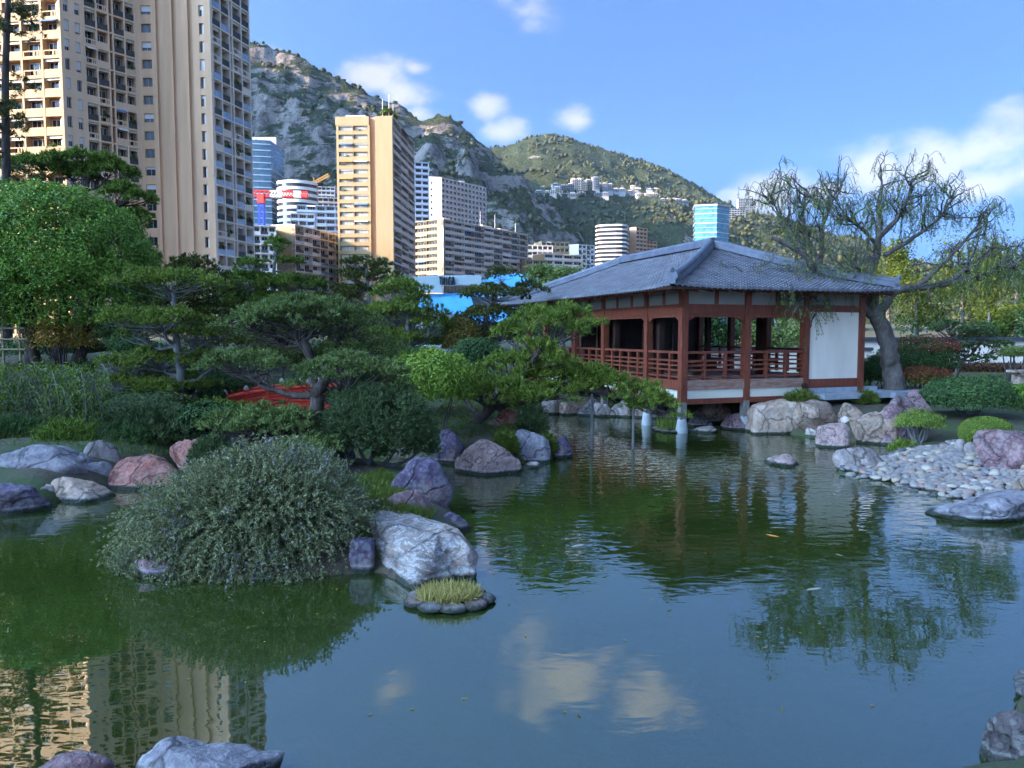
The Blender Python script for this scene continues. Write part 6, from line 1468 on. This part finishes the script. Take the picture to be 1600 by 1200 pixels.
# planted stone rings in the pond
SOIL = plain('wet_soil', (.05, .04, .028), (.03, .024, .016), 8, .95, .4)
def islet(label, px, py, w, h, seed, mat, gh, stones, n=500, gw=.02, spread=.35):
    rng = np.random.default_rng(seed); x, y, _ = gnd(px, py); r = w / ppm(y) / 2; ry = h / ppm(y) * y / CAM_Z / 2 * .9
    t = thing('planted_islet', label, 'islet', (x, y, 0)); D, F = ico(3)
    q = MB(); q.add(D * np.array((r * .9, ry * .9, .10)) + np.array((x, y, 0)), [F]); q.build('soil', SOIL, t, True)
    for i in range(stones):
        a = i / stones * 6.283 + rng.uniform(-.1, .1); me = mesh_from('edging_stone', D * np.array((r * 3.5 / stones, .13 * r / .4, .04)) * (1 + .15 * vnoise(D * 1.5 + i, i)[:, None]), F, RM[('blue', 'grey', 'pink')[i % 3]], True)
        inst('edging_stone', me, t, (x + math.cos(a) * r * .95, y + math.sin(a) * ry * .95, .03), a + math.pi / 2)
    a = rng.uniform(0, 6.28, n); rr = np.sqrt(rng.random(n)) * .82; P = np.stack([x + np.cos(a) * rr * r, y + np.sin(a) * rr * ry, np.full(n, .06)], 1)
    V, F2 = needles(P, np.tile(np.array([[0, 0, 1.]]), (n, 1)), 5, gh, gw, spread, rng); mesh_obj('sedge', V, F2, mat, t)['kind'] = 'stuff'
islet('stone ringed sedge islet in front of the veined boulder', 702, 940, 116, 36, 1, GRASSY, .14, 9, 520, .012, .6)
islet('small iris clump in a stone ring by the pavilion corner stilt', 1044, 672, 40, 10, 2, GRASSM, .36, 9, 60, .03, .18)
islet('small planted stone ring far back beside the pavilion', 886, 634, 30, 8, 3, GRASSM, .25, 8, 60, .03, .5)
# koi
def koi(label, px, py, ang, mat, L=.5, z=-.055, bend=.05, seed=1):
    x, y, _ = gnd(px, py); t = thing('koi', label, 'fish', (x, y, z)); t.rotation_euler = (0, 0, ang); LOC[t.name] = (0, 0, 0)
    u = np.linspace(0, 1, 14); R_ = L * .14 * np.sin(np.pi * np.clip(u * .93 + .05, 0, 1)) ** .75 * (1 - .35 * u); P = np.stack([(u - .45) * L, bend * np.sin(u * 3.0) * L, 0 * u], 1)
    V, F = tube_arr(P, np.maximum(R_, .008 * L), 10); q = MB(); q.add(V * np.array((1, 1, 1.1)), [F]); q.add(V[:10], [np.array([list(range(10))[::-1]])]); q.build('body', mat, t, True)
    e = P[-1]; q = MB(); q.add([e, e + np.array((.22, .05, .05)) * L, e + np.array((.15, .0, 0)) * L, e + np.array((.22, -.05, -.04)) * L, e + np.array((0, 0, .02)) * L], [(0, 1, 2), (0, 2, 3), (4, 2, 1), (4, 3, 2)]); q.build('tail', mat, t)
    for s in (-1, 1):
        p = P[4]; q = MB(); q.add([p + np.array((0, s * .07, 0)) * L, p + np.array((.13, s * .2, -.02)) * L, p + np.array((.05, s * .08, 0)) * L], [(0, 1, 2)]); q.build('fin', mat, t)
KO = plain('orange_koi_scales', (.75, .24, .05), (.6, .16, .03), 12, .35, 0); KW = plain('white_koi_scales', (.36, .33, .26), (.28, .25, .19), 9, .35, 0); KR = plain('red_white_koi_scales', (.70, .20, .06), (.45, .38, .3), 8, .35, 0)
koi('orange koi swimming below the pavilion reflection', 1207, 836, 2.3, KO); koi('orange and white koi under the white wall reflection', 1311, 866, 2.0, KR, .45); koi('orange koi near the edge of the dark reflection', 1180, 897, .2, KR, .4)
koi('white koi in the rippled blue water', 1275, 921, .3, KW, .5); koi('pale koi at the ring ripples', 905, 853, .5, KW, .5); koi('pale koi near the layered slab', 1440, 797, 2.4, KW, .4); koi('pale koi near the violet boulder', 712, 750, 2.9, KW, .4)
# sunken stone curb
def curb():
    t = MB(); pts = [gnd(px, py) for px, py in ((1060, 772), (1010, 785), (965, 812), (955, 845), (985, 875), (1040, 892), (1110, 893), (1165, 880), (1195, 858), (1190, 835), (1165, 815), (1155, 790))]
    P = curve(np.array(pts), 50); P[:, 2] = -.12; t.tube(P, np.full(50, .10), 8); o = t.build('sunken_curb', plain('algae_stone', (.10, .11, .04), (.07, .08, .028), 5, .9, .2), None, True); tag(o, 'curved sunken stone curb under the green water', 'curb')
curb()
# white garden wall, brown hedge bank, stone bench
WT = plain('garden_wall_tile', (.06, .065, .075), (.04, .045, .05), 3, .5, .1)
def wall():
    t = thing('garden_wall', 'long white garden wall with dark coping behind the cloud tree', 'wall', (22, 38, 1)); Y = 38
    x0, x1 = at(1290, 540, Y)[0], at(1760, 540, Y)[0]; zt = at(1500, 533, Y)[2]; n = 9
    for i in range(n):
        a, b_ = x0 + (x1 - x0) * i / n, x0 + (x1 - x0) * (i + 1) / n; q = MB(); q.box2((a + .01, Y, .5), (b_ - .01, Y + .25, zt)); q.build('panel', PLASTER, t)
        q = MB(); q.box2((a, Y - .15, zt + .003), (b_, Y + .4, zt + .2)); q.build('coping', WT, t)
wall()
def wall2():
    t = thing('garden_wall', 'low pale garden wall glimpsed through the pavilion', 'wall', (12, 36, 1)); Y = 35.5
    for i in range(8):
        x = 4.5 + i * 1.6; q = MB(); q.box2((x, Y, .5), (x + 1.58, Y + .25, 1.95)); q.build('panel', PLASTER, t); q = MB(); q.box2((x, Y - .1, 1.953), (x + 1.6, Y + .35, 2.1)); q.build('coping', WT, t)
wall2()
def bank():
    rng = np.random.default_rng(2); Y = 34; t = thing('clipped_hedge', 'brown clipped hedge bank below the white garden wall', 'hedge', at(1530, 590, Y)); n = 16000
    x0, x1 = at(1440, 590, Y)[0], at(1760, 590, Y)[0]; zt = at(1500, 572, Y)[2]; u = rng.random(n); face = rng.random(n) < .5
    P = np.stack([x0 + (x1 - x0) * u, np.where(face, Y - .02, Y + rng.random(n) * 2.0), np.where(face, .3 + (zt - .3) * rng.random(n), zt)], 1) + rng.normal(size=(n, 3)) * .04
    V, F = leaves(P, rng.normal(size=(n, 3)), np.where(face[:, None], np.array([[0, -1., 0]]), np.array([[0, 0, 1.]])) + rng.normal(size=(n, 3)) * .4, .12, .07, rng); mesh_obj('foliage', V, F, leafmat('brown_hedge_leaf', (.03, .018, .012), (.075, .038, .024), (.12, .065, .04)), t)
    q = MB(); q.box2((x0 + .1, Y + .08, .2), (x1 - .1, Y + 1.9, zt - .06)); q.build('inner_twigs', TWIG, t)
bank()
ben = thing('stone_bench', 'pale stone bench on the lawn by the hedge bank', 'bench', at(1600, 590, 27))
q = MB(); c_ = P3(1612, 580, 27); q.box(c_, (1.6, .5, .09), .1); q.build('seat', RM['beige'], ben)
for dx in (-.5, .5):
    q = MB(); q.box((c_[0] + dx, c_[1], c_[2] - .26), (.16, .4, .42), .1); q.build('leg', RM['beige'], ben)
# palms on the roof of the sunlit tower
def palm(label, x, y, z, h, seed, rr=2.2):
    rng = np.random.default_rng(seed); t = thing('palm_tree', label, 'palm', (x, y, z), 'palms on the tower roof'); q = MB(); q.tube([(x, y, z), (x + .2, y, z + h)], [.22, .16], 7); q.build('trunk', BARKG, t, True)
    for i in range(14):
        a = i / 14 * 6.28; d = np.array((math.cos(a), math.sin(a), 0)); S = np.array([(x + .2, y, z + h) + d * rr * u + np.array((0, 0, rr * (.5 * u - 1.0 * u * u))) for u in np.linspace(0, 1, 8)]); PP = np.repeat(S, 6, 0); n = len(PP)
        V, F = needles(PP, nrm(np.cross(np.tile(d, (n, 1)), np.array([0, 0, 1.])) * rng.choice((-1, 1), (n, 1)) + d * .5 + np.array((0, 0, -.3))), 2, .8, .35, .25, rng); mesh_obj('frond', V, F, SUNNY, t)
palm('rooftop palm on the sunlit tower', -44.5, 268, 77.4, 4.2, 1); palm('smaller rooftop palm beside the first on the sunlit tower', -43, 270, 77.4, 3.0, 2, 1.7)

def floating_leaves():
    rng = np.random.default_rng(15); n = 260; P = rng.uniform((-8, 5), (9, 22), (n * 3, 2)); P = P[np.minimum(sdist(P, POND), -sdist(P, ISLE)) > .1]
    edge = np.minimum(sdist(P, POND), -sdist(P, ISLE)); P = P[rng.random(len(P)) < np.exp(-edge / 1.3) + .05][:n]; n = len(P)
    V, F = leaves(np.concatenate([P, np.full((n, 1), .008)], 1), np.concatenate([rng.normal(size=(n, 2)), np.zeros((n, 1))], 1), np.tile(np.array([[0, 0, 1.]]), (n, 1)), .055, .022, rng, .02)
    V[:, 2] = np.maximum(V[:, 2], .004); o = bpy.data.objects.new('floating_leaves', mesh_from('floating_leaves', V, F, YELL)); COL.objects.link(o); tag(o, 'small fallen leaves drifting along the pond edges', 'leaves', None, 'stuff')
floating_leaves()
# ------------------------------------------------------------------ thin sea haze over the whole bay
def haze():
    m = bpy.data.materials.new('haze_air'); m.use_nodes = True; nt = m.node_tree; nt.nodes.clear()
    o = nt.nodes.new('ShaderNodeOutputMaterial'); pv = nt.nodes.new('ShaderNodeVolumePrincipled')
    pv.inputs['Density'].default_value = 2.6e-5; pv.inputs['Color'].default_value = (.50, .76, 1, 1); nt.links.new(pv.outputs[0], o.inputs['Volume'])
    q = MB(); q.box2((-4300, -1700, -8), (4300, 4400, 1060)); tag(q.build('haze', m), 'thin sea haze over the bay', None, None, 'stuff')
haze()
